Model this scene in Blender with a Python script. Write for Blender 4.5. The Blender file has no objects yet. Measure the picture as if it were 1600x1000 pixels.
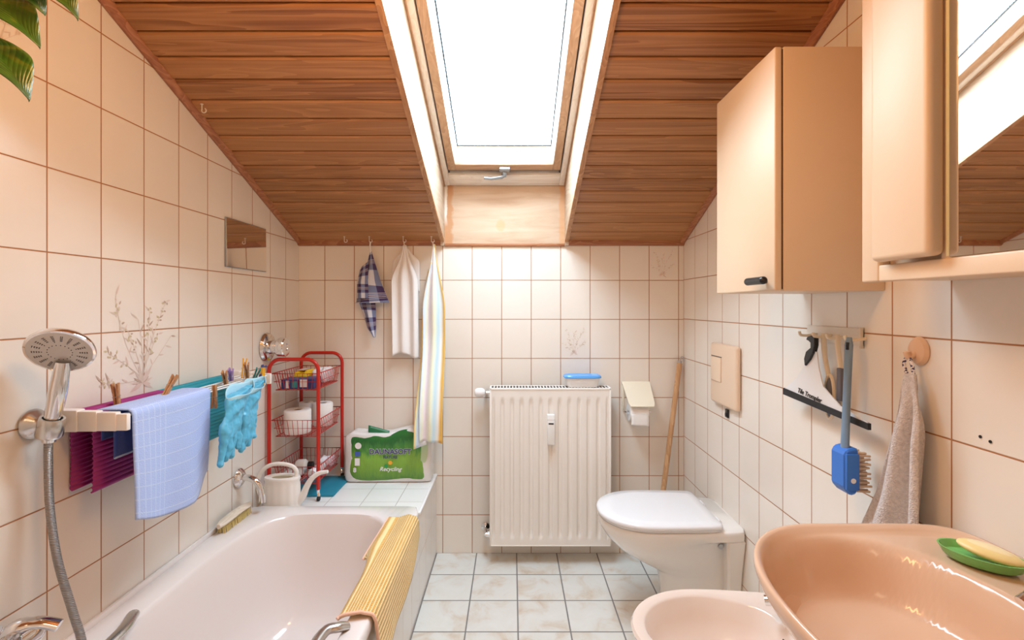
import bpy, bmesh, math, random
from mathutils import Vector, Matrix
random.seed(7)
R = random.random
PI = math.pi
scene = bpy.context.scene
COL = scene.collection
EYE = 1.263                      # camera height above the floor
XL, XR, YB, YF = -1.087, 0.874, 2.48, -0.9      # left / right / back / front wall
SL = 0.41                        # slope of the roof
def H(h): return EYE + h
def ceil_h(y): return 0.318 + SL * (YB - y)
def at(px, py, y):               # a point of the photo at depth y, in metres
    return Vector(((px - 800) / 760 * y, y, EYE - (py - 477) / 760 * y))
def sst(a, b, x):
    t = max(0.0, min(1.0, (x - a) / (b - a))); return t * t * (3 - 2 * t)
def lerp(a, b, t): return a + (b - a) * t

# ------------------------------------------------------------------ mesh builder
class MB:
    def __init__(s): s.v = []; s.f = []; s.m = []; s.uv = {}
    def add(s, vs, fs, mi=0):
        b = len(s.v); s.v += [Vector(v) for v in vs]
        s.f += [tuple(i + b for i in f) for f in fs]; s.m += [mi] * len(fs); return b
    def box(s, x0, x1, y0, y1, z0, z1, mi=0, bev=0, seg=2, mat=None):
        bm = bmesh.new(); bmesh.ops.create_cube(bm, size=1)
        for v in bm.verts:
            v.co = Vector((lerp(x0, x1, v.co.x + .5), lerp(y0, y1, v.co.y + .5), lerp(z0, z1, v.co.z + .5)))
        if bev: bmesh.ops.bevel(bm, geom=bm.edges[:], offset=bev, segments=seg, profile=.5, affect='EDGES')
        s.bm(bm, mi, mat)
    def bm(s, bm, mi=0, mat=None):
        bm.verts.ensure_lookup_table(); bm.verts.index_update()
        s.add([(mat @ v.co) if mat else v.co.copy() for v in bm.verts], [[v.index for v in f.verts] for f in bm.faces], mi); bm.free()
    def ring(s, rings, mi=0, cap0=True, cap1=True, closed=True):
        n = len(rings[0]); vs = [p for r in rings for p in r]; fs = []
        for i in range(len(rings) - 1):
            for j in range(n if closed else n - 1):
                k = (j + 1) % n
                fs.append((i * n + j, i * n + k, (i + 1) * n + k, (i + 1) * n + j))
        if cap0: fs.append(tuple(reversed(range(n))))
        if cap1: fs.append(tuple(range((len(rings) - 1) * n, len(rings) * n)))
        s.add(vs, fs, mi)
    def tube(s, pts, r, n=10, mi=0, closed=False, caps=True, flat=1.0):
        pts = [Vector(p) for p in pts]; N = len(pts); rings = []
        t = [(pts[(i + 1) % N] - pts[i - 1]) if closed else (pts[min(i + 1, N - 1)] - pts[max(i - 1, 0)]) for i in range(N)]
        t = [q.normalized() for q in t]
        up = Vector((0, 0, 1)) if abs(t[0].z) < .9 else Vector((0, 1, 0))
        nx = t[0].cross(up).normalized()
        for i in range(N):
            nx = (nx - t[i] * nx.dot(t[i])).normalized(); ny = t[i].cross(nx)
            rr = r[i] if isinstance(r, (list, tuple)) else r
            rings.append([pts[i] + nx * (math.cos(a) * rr) + ny * (math.sin(a) * rr * flat) for a in [2 * PI * k / n for k in range(n)]])
        if closed: rings.append(rings[0])
        s.ring(rings, mi, caps and not closed, caps and not closed)
    def lathe(s, prof, org=(0, 0, 0), ax=(0, 0, 1), n=32, mi=0, sx=1, sy=1, caps=True):
        ax = Vector(ax).normalized(); q = Vector((0, 0, 1)).rotation_difference(ax); o = Vector(org)
        s.ring([[o + q @ Vector((r * sx * math.cos(2 * PI * k / n), r * sy * math.sin(2 * PI * k / n), z)) for k in range(n)] for r, z in prof], mi, caps, caps)
    def ball(s, c, r, mi=0, n=16, mat=None):
        rx, ry, rz = r if isinstance(r, (tuple, list)) else (r, r, r); c = Vector(c)
        bm = bmesh.new(); bmesh.ops.create_uvsphere(bm, u_segments=n, v_segments=max(6, n // 2 + 2), radius=1)
        for v in bm.verts:
            w = Vector((v.co.x * rx, v.co.y * ry, v.co.z * rz)); v.co = c + ((mat @ w) if mat else w)
        s.bm(bm, mi)
    def grid(s, fn, nu, nv, mi=0, wrap=False):
        vs = []; b0 = len(s.v)
        for j in range(nv + 1):
            for i in range(nu + 1):
                u, v = i / nu, j / nv; s.uv[b0 + len(vs)] = (u, v); vs.append(fn(u, v))
        w = nu + 1
        s.add(vs, [(j * w + i, j * w + i + 1, (j + 1) * w + i + 1, (j + 1) * w + i) for j in range(nv) for i in range(nu)], mi)
    def prism(s, poly, fn, d, mi=0):           # polygon (a, b) -> fn(a, b, t) at t = 0 and t = d
        n = len(poly)
        s.add([fn(a, b, 0) for a, b in poly] + [fn(a, b, d) for a, b in poly],
              [tuple(reversed(range(n))), tuple(range(n, 2 * n))] + [(i, (i + 1) % n, n + (i + 1) % n, n + i) for i in range(n)], mi)
    def text(s, txt, size, mat, mi=0, ext=.0004, shear=0, bold=0, align='CENTER'):
        c = bpy.data.curves.new('lettering_curve', 'FONT'); c.body = txt; c.size = size; c.extrude = ext
        c.align_x = align; c.align_y = 'CENTER'; c.shear = shear; c.offset = bold; c.resolution_u = 3
        o = bpy.data.objects.new('lettering_source', c); COL.objects.link(o)
        dg = bpy.context.evaluated_depsgraph_get(); me = bpy.data.meshes.new_from_object(o.evaluated_get(dg))
        s.add([mat @ v.co for v in me.vertices], [tuple(p.vertices) for p in me.polygons], mi)
        bpy.data.objects.remove(o); bpy.data.curves.remove(c); bpy.data.meshes.remove(me)
    def build(s, name, mats, parent=None, smooth=35, mods=()):
        off = LOC.get(parent.name, Vector((0, 0, 0))) if parent else Vector((0, 0, 0))
        me = bpy.data.meshes.new(name); me.from_pydata([v - off for v in s.v], [], s.f)
        for m in (mats if isinstance(mats, (list, tuple)) else [mats]): me.materials.append(m)
        me.polygons.foreach_set('material_index', s.m)
        if s.uv:
            l = me.uv_layers.new(name='UVMap')
            for lp in me.loops: l.data[lp.index].uv = s.uv.get(lp.vertex_index, (0, 0))
        bm = bmesh.new(); bm.from_mesh(me)
        if not s.uv: bmesh.ops.recalc_face_normals(bm, faces=bm.faces)
        bm.to_mesh(me); bm.free()
        if smooth:
            me.polygons.foreach_set('use_smooth', [True] * len(me.polygons)); me.set_sharp_from_angle(angle=math.radians(smooth))
        o = bpy.data.objects.new(name, me); COL.objects.link(o)
        if parent: o.parent = parent
        LOC[o.name] = off
        for m in mods: m(o)
        return o
LOC = {}
def solidify(t, off=0):
    def f(o):
        m = o.modifiers.new('thickness', 'SOLIDIFY'); m.thickness = t; m.offset = off
    return f
def subsurf(n=1):
    def f(o):
        m = o.modifiers.new('smooth', 'SUBSURF'); m.levels = n; m.render_levels = n
    return f
def remesh(vx):
    def f(o):
        m = o.modifiers.new('skin', 'REMESH'); m.mode = 'VOXEL'; m.voxel_size = vx; m.use_smooth_shade = True
        k = o.modifiers.new('soft', 'SMOOTH'); k.factor = .5; k.iterations = 6
    return f
def tag(o, label, cat, group=None):
    o['label'] = label; o['category'] = cat
    if group: o['group'] = group
    return o
def thing(name, label, cat, loc=(0, 0, 0), group=None):
    o = bpy.data.objects.new(name, None); o.empty_display_size = .05; COL.objects.link(o)
    o.location = loc; LOC[o.name] = Vector(loc); return tag(o, label, cat, group)
def struct(o): o['kind'] = 'structure'; return o
def dup(root, loc, rot=(0, 0, 0), label=None):
    r = root.copy(); COL.objects.link(r); r.location = loc; r.rotation_euler = rot
    if label: r['label'] = label
    for ch in list(root.children):
        c = ch.copy(); COL.objects.link(c); c.parent = r
        for g in list(ch.children):
            d = g.copy(); COL.objects.link(d); d.parent = c
    return r

# ------------------------------------------------------------------ materials
def nt(name):
    m = bpy.data.materials.new(name); m.use_nodes = True; t = m.node_tree; t.nodes.clear()
    out = t.nodes.new('ShaderNodeOutputMaterial'); b = t.nodes.new('ShaderNodeBsdfPrincipled')
    t.links.new(b.outputs[0], out.inputs[0]); return m, t, b
def node(t, kind, **kw):
    n = t.nodes.new(kind)
    for k, v in kw.items(): setattr(n, k, v)
    return n
def lk(t, a, b): t.links.new(a, b)
def mth(t, op, a, b=None, c=None):
    n = node(t, 'ShaderNodeMath', operation=op)
    for i, x in enumerate((a, b, c)):
        if x is None: continue
        if isinstance(x, (int, float)): n.inputs[i].default_value = x
        else: lk(t, x, n.inputs[i])
    return n.outputs[0]
def mixc(t, f, a, b):
    n = node(t, 'ShaderNodeMix', data_type='RGBA')
    for sck, x in ((n.inputs[0], f), (n.inputs[6], a), (n.inputs[7], b)):
        if isinstance(x, (int, float)): sck.default_value = x
        elif isinstance(x, tuple): sck.default_value = (*x, 1) if len(x) == 3 else x
        else: lk(t, x, sck)
    return n.outputs[2]
def ramp(t, f, stops):
    n = node(t, 'ShaderNodeValToRGB'); e = n.color_ramp.elements
    while len(e) < len(stops): e.new(.5)
    for k, (p, c) in enumerate(stops): e[k].position = p; e[k].color = (*c, 1)
    lk(t, f, n.inputs[0]); return n.outputs[0]
def bump(t, b, h, dist=.001, strength=1.0):
    n = node(t, 'ShaderNodeBump'); n.inputs['Strength'].default_value = strength; n.inputs['Distance'].default_value = dist
    lk(t, h, n.inputs['Height']); lk(t, n.outputs[0], b.inputs['Normal'])
def noise(t, vec, scale, detail=3, rough=.5, dist=0):
    n = node(t, 'ShaderNodeTexNoise'); n.inputs['Scale'].default_value = scale; n.inputs['Detail'].default_value = detail
    n.inputs['Roughness'].default_value = rough; n.inputs['Distortion'].default_value = dist
    lk(t, vec, n.inputs['Vector']); return n.outputs[0]
def xyz(t, kind='Object'):
    c = node(t, 'ShaderNodeTexCoord'); s = node(t, 'ShaderNodeSeparateXYZ'); lk(t, c.outputs[kind], s.inputs[0])
    return c.outputs[kind], s.outputs
def comb(t, x, y, z):
    n = node(t, 'ShaderNodeCombineXYZ')
    for i, q in enumerate((x, y, z)):
        if isinstance(q, (int, float)): n.inputs[i].default_value = q
        else: lk(t, q, n.inputs[i])
    return n.outputs[0]
def M(name, col, rough=.5, metal=0, var=0, vs=6, bmp=0, bs=80, coat=0, sss=0, trans=0, ior=1.45, alpha=1):
    m, t, b = nt(name); b.inputs['Roughness'].default_value = rough; b.inputs['Metallic'].default_value = metal
    b.inputs['Coat Weight'].default_value = coat; b.inputs['Transmission Weight'].default_value = trans; b.inputs['IOR'].default_value = ior
    b.inputs['Alpha'].default_value = alpha
    vec, _ = xyz(t)
    n1 = noise(t, vec, vs, 3)
    a = tuple(c * (1 - var) for c in col); c2 = tuple(min(1, c * (1 + var)) for c in col)
    lk(t, ramp(t, n1, [(.3, a), (.7, c2)]), b.inputs['Base Color'])
    if bmp: bump(t, b, noise(t, vec, bs, 2), bmp)
    if sss: b.inputs['Subsurface Weight'].default_value = sss; b.inputs['Subsurface Radius'].default_value = (.01, .006, .004)
    return m
def tile(name, iu, iv, u0, pu, v0, pv, col, grout, gw=.0036, var=.03, rough=.22, mott=None, gsoft=.5):
    m, t, b = nt(name); vec, c = xyz(t)
    def ax(i, o, p):
        q = mth(t, 'DIVIDE', mth(t, 'SUBTRACT', c[i], o), p); fr = mth(t, 'FRACT', q)
        d = mth(t, 'MULTIPLY', mth(t, 'SUBTRACT', .5, mth(t, 'ABSOLUTE', mth(t, 'SUBTRACT', fr, .5))), p)
        mr = node(t, 'ShaderNodeMapRange'); mr.inputs[1].default_value = gw * gsoft * .6; mr.inputs[2].default_value = gw * .62
        mr.inputs[3].default_value = 1; mr.inputs[4].default_value = 0; lk(t, d, mr.inputs[0])
        return mr.outputs[0], mth(t, 'FLOOR', q)
    mu, fu = ax(iu, u0, pu); mv, fv = ax(iv, v0, pv)
    mask = mth(t, 'MAXIMUM', mu, mv)
    wn = node(t, 'ShaderNodeTexWhiteNoise'); lk(t, comb(t, fu, fv, 3.3), wn.inputs[0])
    cl = noise(t, vec, 7, 4, .55)
    k = mth(t, 'ADD', mth(t, 'MULTIPLY', cl, .6), mth(t, 'MULTIPLY', wn.outputs[0], .4))
    if mott:
        off = node(t, 'ShaderNodeVectorMath', operation='ADD'); lk(t, vec, off.inputs[0]); lk(t, wn.outputs[1], off.inputs[1])
        mm = noise(t, off.outputs[0], 9, 5, .6, .6); base = ramp(t, mm, mott)
    else:
        base = ramp(t, k, [(.2, tuple(q * (1 - var) for q in col)), (.8, tuple(q * (1 + var) for q in col))])
    lk(t, mixc(t, mask, base, grout), b.inputs['Base Color'])
    r = node(t, 'ShaderNodeMapRange'); lk(t, mask, r.inputs[0]); r.inputs[3].default_value = rough; r.inputs[4].default_value = .85
    lk(t, r.outputs[0], b.inputs['Roughness'])
    hgt = mth(t, 'ADD', mth(t, 'SUBTRACT', 1, mask), mth(t, 'MULTIPLY', cl, .12)); bump(t, b, hgt, .0012, .7)
    return m
def wood(name, ia, stops, grain=55, along=1.6, board=None, rough=.5, ring=0, off=0.0, RGW=.38):
    """ia: axis the grain runs along (0, 1, 2); board=(axis, origin, pitch) shifts the figure from board to board"""
    m, t, b = nt(name); vec, c = xyz(t)
    o1, o2 = [i for i in (0, 1, 2) if i != ia]
    sh = 0.0; tone = None
    if board:
        fl = mth(t, 'FLOOR', mth(t, 'DIVIDE', mth(t, 'SUBTRACT', c[board[0]], board[1]), board[2]))
        wn = node(t, 'ShaderNodeTexWhiteNoise', noise_dimensions='1D'); lk(t, mth(t, 'ADD', fl, .37), wn.inputs['W'])
        sh = mth(t, 'MULTIPLY', wn.outputs[0], 37.0); tone = wn.outputs[0]
    A = mth(t, 'ADD', mth(t, 'MULTIPLY', c[ia], along), sh)
    B = mth(t, 'MULTIPLY', c[o1], grain); Cc = mth(t, 'MULTIPLY', c[o2], grain)
    v1 = comb(t, A, B, Cc); n1 = noise(t, v1, 1.0, 4, .55, .4)
    v2 = comb(t, mth(t, 'MULTIPLY', A, 1.3), mth(t, 'MULTIPLY', B, .22), mth(t, 'MULTIPLY', Cc, .22)); n2 = noise(t, v2, 1.0, 2, .5, .8)
    rg = mth(t, 'FRACT', mth(t, 'MULTIPLY', n2, 9.0)) if ring == 0 else mth(t, 'FRACT', mth(t, 'MULTIPLY', n2, ring))
    rg = mth(t, 'POWER', rg, 2.2)
    f = mth(t, 'ADD', mth(t, 'MULTIPLY', n1, .62), mth(t, 'MULTIPLY', rg, RGW))
    if tone is not None: f = mth(t, 'ADD', f, mth(t, 'MULTIPLY', mth(t, 'SUBTRACT', tone, .5), .22))
    lk(t, ramp(t, f, stops), b.inputs['Base Color']); b.inputs['Roughness'].default_value = rough
    bump(t, b, mth(t, 'MULTIPLY', f, -1.0), .0006, .5)
    return m

WALLCOL = (.80, .742, .672); GROUT = (.40, .17, .065)
GX0 = -.353; GZ0 = H(-.072)
m_wallB = tile('tiles back wall', 0, 2, GX0, .1503, GZ0, .1992, WALLCOL, GROUT)
m_wallL = tile('tiles left wall', 1, 2, 1.137, .15, GZ0 - .002, .1985, WALLCOL, GROUT)
m_wallR = tile('tiles right wall', 1, 2, .967, .1507, GZ0 + .003, .1985, WALLCOL, GROUT)
m_ledge = tile('tiles bath ledge', 0, 1, -.50, .153, 2.425, .15, (.84, .84, .83), (.40, .36, .34), gw=.003)
m_floor = tile('floor tiles', 0, 1, -.18, .2035, 2.281, .2, (.7, .66, .6), (.20, .19, .18), gw=.006, rough=.35,
               mott=[(.26, (.56, .46, .37)), (.38, (.65, .59, .51)), (.50, (.70, .69, .65)), (.75, (.74, .74, .71))])
WD = [(.15, (.20, .072, .021)), (.34, (.33, .138, .046)), (.56, (.42, .190, .068)), (.85, (.50, .24, .093))]
m_ceil = wood('ceiling boards', 0, WD, grain=75, along=.75, ring=7, board=(1, YB - .0195, .0775), rough=.42, RGW=.26)
m_ceilflat = m_ceil
WT = [(.2, (.26, .085, .03)), (.5, (.38, .15, .062)), (.85, (.45, .20, .09))]
m_trimX = wood('trim wood across', 0, WT, grain=90, along=2)
m_trimY = wood('trim wood along', 1, WT, grain=90, along=2)
PN = [(.2, (.62, .42, .25)), (.5, (.75, .58, .40)), (.85, (.80, .66, .50))]
m_reveal = wood('pale pine reveal', 1, [(.2, (.44, .31, .21)), (.5, (.53, .40, .29)), (.85, (.60, .49, .38))], grain=40, along=1.2)
m_revedge = wood('reveal edge pine', 1, [(.2, (.36, .17, .07)), (.5, (.50, .26, .12)), (.85, (.58, .34, .17))], grain=60, along=1.5)
m_sash = wood('sash pine', 1, [(.2, (.38, .22, .125)), (.5, (.47, .29, .175)), (.85, (.54, .35, .22))], grain=70, along=1.4)
m_sashX = wood('sash pine across', 0, [(.2, (.38, .22, .125)), (.5, (.47, .29, .175)), (.85, (.54, .35, .22))], grain=70, along=1.4)
m_frame = wood('frame pine weathered', 1, [(.2, (.74, .67, .60)), (.5, (.81, .77, .72)), (.85, (.84, .81, .78))], grain=70, along=1.4)
m_frameX = wood('frame pine weathered across', 0, [(.2, (.70, .62, .55)), (.5, (.80, .76, .71)), (.85, (.83, .80, .77))], grain=70, along=1.4)
m_chrome = M('chrome', (.80, .80, .81), .08, 1.0)
m_satin = M('satin chrome', (.62, .61, .59), .24, 1.0)
m_metal = M('grey metal', (.48, .48, .49), .35, 1.0)
m_alu = M('painted aluminium', (.36, .38, .40), .4, .6)
m_black = M('black plastic', (.012, .012, .013), .25)
m_rubber = M('black rubber', (.02, .02, .022), .6)
m_white = M('white plastic', (.82, .82, .81), .35)
m_cream = M('cream plastic', (.80, .70, .55), .35)
m_tub = M('bathtub enamel', (.79, .735, .715), .12, coat=.4)
m_peach = M('peach ceramic', (.67, .455, .315), .16, coat=.2)
m_bidet = M('pale peach ceramic', (.79, .66, .575), .12, coat=.5)
m_wc = M('white ceramic', (.81, .78, .745), .12, coat=.5)
m_lid = M('white toilet lid', (.80, .80, .82), .18, coat=.3)
m_red = M('red lacquer', (.50, .022, .012), .3)
m_redwire = M('red wire', (.46, .03, .02), .35)
m_teal = M('teal board', (.012, .22, .33), .45)
m_paper = M('tissue paper', (.84, .83, .82), .9, bmp=.0008, bs=120)
m_core = M('cardboard core', (.22, .15, .10), .9)
m_mirror = M('mirror silver', (.90, .91, .91), .015, 1.0)
m_cab = M('cabinet beige laminate', (.73, .555, .39), .42)
m_cabside = M('cabinet side laminate', (.72, .47, .28), .42)
m_rad = M('radiator enamel', (.83, .79, .74), .3)
m_radtop = M('painted gap shade', (.09, .08, .07), .6)  # dark colour that stands in for shade in slots and gaps
# ================================================================== the room shell
OX0, OX1, OY0 = -.343, .268, 1.12          # skylight opening in the roof slope
YK = .48                                   # where the slope meets the level ceiling
b = MB(); b.box(XL - .1, XR + .1, YF - .1, YB + .1, -.1, 0); struct(b.build('floor', m_floor, smooth=0))
def side_wall(name, x, m, sgn):
    t = .1 * sgn; b = MB()
    zb = H(ceil_h(YB)) + .02; zk = H(ceil_h(YK)) + .03
    b.prism([(YF - .1, -.05), (YB + .1, -.05), (YB + .1, zb), (YK, zk), (YF - .1, zk)], lambda y, z, d: (x + d, y, z), t)
    return struct(b.build(name, m, smooth=0))
wl = side_wall('wall_left', XL, m_wallL, -1); wr = side_wall('wall_right', XR, m_wallR, 1)
b = MB(); b.box(XL, XR, YB, YB + .1, -.05, H(.34)); wb = struct(b.build('wall_back', m_wallB, smooth=0))
b = MB(); b.box(XL, XR, YF - .1, YF, -.05, H(1.2)); struct(b.build('wall_front', m_wallB, smooth=0))

# ceiling: tongue-and-groove boards, V-grooves modelled
PITCH = .0775
def boards(b, prof, x0, x1):               # prof: list of (y, z) down the slope
    n = len(prof)
    b.add([(x0, y, z) for y, z in prof] + [(x1, y, z) for y, z in prof], [(i, i + 1, n + i + 1, n + i) for i in range(n - 1)])
def slope_prof(ya, yb):
    pts = []; edges = [YB - .0195 - PITCH * k for k in range(-1, 40)]
    ys = {ya, yb}
    for e in edges:
        if ya < e - .006 and e + .006 < yb:
            for d, g in ((-.0075, 0), (-.0034, .004), (-.0032, .020), (.0032, .020), (.0034, .004), (.0075, 0)): pts.append((e + d, g))
    pts = [(ya, 0)] + sorted(pts) + [(yb, 0)]
    return [(y, H(ceil_h(y)) + g) for y, g in pts]
b = MB()
boards(b, slope_prof(YK, OY0), XL, XR)
boards(b, slope_prof(OY0, YB), XL, OX0 - .018); boards(b, slope_prof(OY0, YB), OX1 + .018, XR)
fl = []; y = YF; zf = H(ceil_h(YK))
while y < YK - .02:
    fl += [(y, zf), (y + PITCH - .0075, zf), (y + PITCH - .004, zf + .004), (y + PITCH - .0038, zf + .014), (y + PITCH - .0012, zf + .014), (y + PITCH - .001, zf + .004)]; y += PITCH
fl.append((YK, zf)); boards(b, fl, XL, XR)
struct(b.build('ceiling', m_ceil, smooth=0))
# roof body above the boards, so that daylight enters only by the window
b = MB()
def roofslab(x0, x1, y0, y1):
    b.add([(x, y, H(ceil_h(y)) + d) for d in (.026, .30) for x, y in ((x0, y0), (x1, y0), (x1, y1), (x0, y1))],
          [(0, 3, 2, 1), (4, 5, 6, 7), (0, 1, 5, 4), (1, 2, 6, 5), (2, 3, 7, 6), (3, 0, 4, 7)])
roofslab(XL - .1, OX0 - .02, OY0 - .02, YB + .1); roofslab(OX1 + .02, XR + .1, OY0 - .02, YB + .1); roofslab(XL - .1, XR + .1, YK - .1, OY0 - .02)
b.box(XL - .1, XR + .1, YF - .1, YK, zf + .02, zf + .3)
struct(b.build('roof', M('roof timber', (.3, .2, .12), .8), smooth=0))

# trims where boards meet tiles
def trim_slope(name, x, s):
    b = MB(); prof = [(0, -.012), (.010 * s, -.016), (.020 * s, -.010), (.026 * s, .002), (.026 * s, .02), (0, .02)]
    b.ring([[(x + p, y, H(ceil_h(y)) + q) for p, q in prof] for y in (YK, 1.1, YB)]); return struct(b.build(name, m_trimY))
trim_slope('trim_1', XL, 1); trim_slope('trim_2', XR, -1)
def trim_back(name, x0, x1):
    b = MB(); z = H(.303); prof = [(0, 0), (-.010, 0), (-.018, .008), (-.022, .022), (-.022, .045), (0, .045)]
    b.ring([[(x, YB + p, z + q) for p, q in prof] for x in (x0, x1)]); return struct(b.build(name, m_trimX))
trim_back('trim_3', XL, OX0 - .012); trim_back('trim_4', OX1 + .012, XR)
b = MB(); b.box(OX0, OX1, YB - .012, YB + .02, H(.300), H(.314), bev=.003); struct(b.build('trim_5', m_trimX))

# reveal of the skylight: two side boards, the head board and the plywood apron
WA = math.atan(.40)
def win_h(y): return .605 + .40 * (2.46 - y)
for nm, x0, x1 in (('trim_6', OX0 - .018, OX0), ('trim_7', OX1, OX1 + .018)):
    b = MB()
    b.prism([(OY0 - .02, H(ceil_h(OY0 - .02)) - .004), (OY0 - .02, H(win_h(OY0) + .08)), (YB + .02, H(win_h(YB) + .10)), (YB + .02, H(.303)), (YB - .024, H(.303)), (YB - .026, H(ceil_h(YB - .026)) - .004)],
            lambda y, z, d: (x0 + d, y, z), x1 - x0)
    r = struct(b.build(nm, m_reveal, smooth=0))
    e = MB(); e.ring([[(x, y, H(ceil_h(y)) + q) for x, q in ((x0 - .001, -.0075), (x1 + .0005, -.0075), (x1 + .0005, .004), (x0 - .001, .004))] for y in (OY0 - .02, YB - .022)])
    e.build('edge_strip', m_revedge, r, smooth=0)
b = MB(); b.box(OX0 - .018, OX1 + .018, OY0 - .02, OY0, H(ceil_h(OY0)) - .006, H(win_h(OY0) + .08)); struct(b.build('trim_8', m_reveal, smooth=0))
def ply():
    m, t, bs = nt('plywood apron'); vec, c = xyz(t)
    v = comb(t, mth(t, 'MULTIPLY', c[0], 2.2), mth(t, 'MULTIPLY', c[1], 8), mth(t, 'MULTIPLY', c[2], 14))
    base = ramp(t, noise(t, v, 1.6, 4, .55, .6), [(.25, (.46, .30, .19)), (.5, (.56, .40, .28)), (.8, (.62, .48, .36))])
    # rusty damp edges, a pale peeled strip and a knot - stains of the board itself
    nz = noise(t, vec, 26, 4, .65)
    def edge(x0, w, s):
        d = mth(t, 'MULTIPLY', mth(t, 'SUBTRACT', c[0], x0), s)
        q = mth(t, 'SUBTRACT', mth(t, 'ADD', .55, mth(t, 'MULTIPLY', nz, .9)), mth(t, 'DIVIDE', d, w))
        mr = node(t, 'ShaderNodeMapRange'); mr.inputs[1].default_value = .0; mr.inputs[2].default_value = .25; lk(t, q, mr.inputs[0]); return mr.outputs[0]
    col = mixc(t, mth(t, 'MULTIPLY', edge(OX0, .045, 1), .75), base, (.50, .22, .08))
    col = mixc(t, mth(t, 'MULTIPLY', edge(OX1, .030, -1), .6), col, (.62, .30, .12))
    zmask = node(t, 'ShaderNodeMapRange'); zmask.inputs[1].default_value = H(.40); zmask.inputs[2].default_value = H(.46); lk(t, c[2], zmask.inputs[0])
    col = mixc(t, mth(t, 'MULTIPLY', mth(t, 'MULTIPLY', edge(OX0, .016, 1), zmask.outputs[0]), .95), col, (.80, .77, .72))
    kn = node(t, 'ShaderNodeVectorMath', operation='DISTANCE'); lk(t, comb(t, mth(t, 'MULTIPLY', c[0], 1.3), 0, c[2]), kn.inputs[0]); kn.inputs[1].default_value = (-.058 * 1.3, 0, H(.405))
    kr = node(t, 'ShaderNodeMapRange'); kr.inputs[1].default_value = .036; kr.inputs[2].default_value = .022; lk(t, mth(t, 'ADD', kn.outputs['Value'], mth(t, 'MULTIPLY', mth(t, 'SUBTRACT', nz, .5), .01)), kr.inputs[0])
    col = mixc(t, mth(t, 'MULTIPLY', kr.outputs[0], .5), col, (.58, .33, .14))
    lk(t, col, bs.inputs['Base Color']); bs.inputs['Roughness'].default_value = .6; return m
b = MB(); b.box(OX0, OX1, YB - .008, YB + .02, H(.31), H(.64)); struct(b.build('trim_9', ply(), smooth=0))

# the roof window: window_1 > window_frame, sash (> glazing_bead), pane, window_handle
WO = Vector((0, 2.46, H(.605))); WV = Vector((0, -math.cos(WA), math.sin(WA))); WN = Vector((0, math.sin(WA), math.cos(WA)))
def wp(u, v, n): return Vector((u, 0, 0)) + WO + WV * v + WN * n
win = bpy.data.objects.new('window_1', None); COL.objects.link(win); win['kind'] = 'structure'; LOC['window_1'] = Vector((0, 0, 0))
VT = 1.47
def wbox(b, u0, u1, v0, v1, n0, n1, bev=.003, mi=0, n0b=None):
    c = [wp(u, v, n) for n in (n0, n1) for u, v in ((u0, v0), (u1, v0), (u1, v1), (u0, v1))]
    bm = bmesh.new(); vs = [bm.verts.new(p) for p in c]
    for f in ((0, 3, 2, 1), (4, 5, 6, 7), (0, 1, 5, 4), (1, 2, 6, 5), (2, 3, 7, 6), (3, 0, 4, 7)): bm.faces.new([vs[i] for i in f])
    if bev: bmesh.ops.bevel(bm, geom=bm.edges[:], offset=bev, segments=2, profile=.5, affect='EDGES')
    b.bm(bm, mi)
b = MB()
wbox(b, OX0, OX0 + .030, 0, VT, 0, .10); wbox(b, OX1 - .030, OX1, 0, VT, 0, .10)
wbox(b, OX0 + .030, OX1 - .030, VT - .09, VT, 0, .10)
wf = b.build('window_frame', m_frame, win)
b = MB(); wbox(b, OX0, OX0 + .006, 0, VT, -.006, .004, bev=.002); wbox(b, OX1 - .006, OX1, 0, VT, -.006, .004, bev=.002); b.build('corner_bead', m_sash, wf)
b = MB(); wbox(b, OX0 + .030, OX1 - .030, 0, .085, 0, .09); wbox(b, OX0 + .030, OX1 - .030, .075, .15, .035, .09, bev=.002); b.build('window_frame_rail', m_frameX, win)
b = MB(); wbox(b, OX0 + .032, OX1 - .032, .087, .128, .028, .034, bev=0); 
for u in (OX0 + .0295, OX1 - .0375): wbox(b, u, u + .008, .08, VT - .09, .016, .024, bev=0)
b.build('sealing_gap', M('dark sealing strip', (.10, .085, .08), .7), win)
b = MB(); SX0, SX1 = OX0 + .037, OX1 - .037
wbox(b, SX0, SX0 + .036, .13, VT - .1, -.005, .06); wbox(b, SX1 - .036, SX1, .13, VT - .1, -.005, .06)
sash = b.build('sash', m_sash, win)
b = MB(); wbox(b, SX0 + .036, SX1 - .036, .13, .172, -.005, .06); wbox(b, SX0 + .036, SX1 - .036, VT - .15, VT - .1, -.005, .06); b.build('sash_rail', m_sashX, win)
GX0_, GX1_ = SX0 + .036, SX1 - .036
b = MB()
def bead(p, q, r, s): b.add([p, q, r, s], [(0, 1, 2, 3)])
bead(wp(GX0_, .172, 0), wp(GX1_, .172, 0), wp(GX1_ - .014, .245, .045), wp(GX0_ + .014, .245, .045))
bead(wp(GX0_, .172, 0), wp(GX0_ + .014, .245, .045), wp(GX0_ + .014, VT - .17, .045), wp(GX0_, VT - .15, 0))
bead(wp(GX1_, .172, 0), wp(GX1_, VT - .15, 0), wp(GX1_ - .014, VT - .17, .045), wp(GX1_ - .014, .245, .045))
bead(wp(GX0_, VT - .15, 0), wp(GX0_ + .014, VT - .17, .045), wp(GX1_ - .014, VT - .17, .045), wp(GX1_, VT - .15, 0))
b.build('glazing_bead', m_frame, win, smooth=0)
b = MB()
for u in (GX0_ + .0145, GX1_ - .0185): wbox(b, u, u + .007, .247, VT - .17, .0435, .046, bev=0)
wbox(b, GX0_ + .016, GX1_ - .016, .245, .250, .0435, .046, bev=0)
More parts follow.
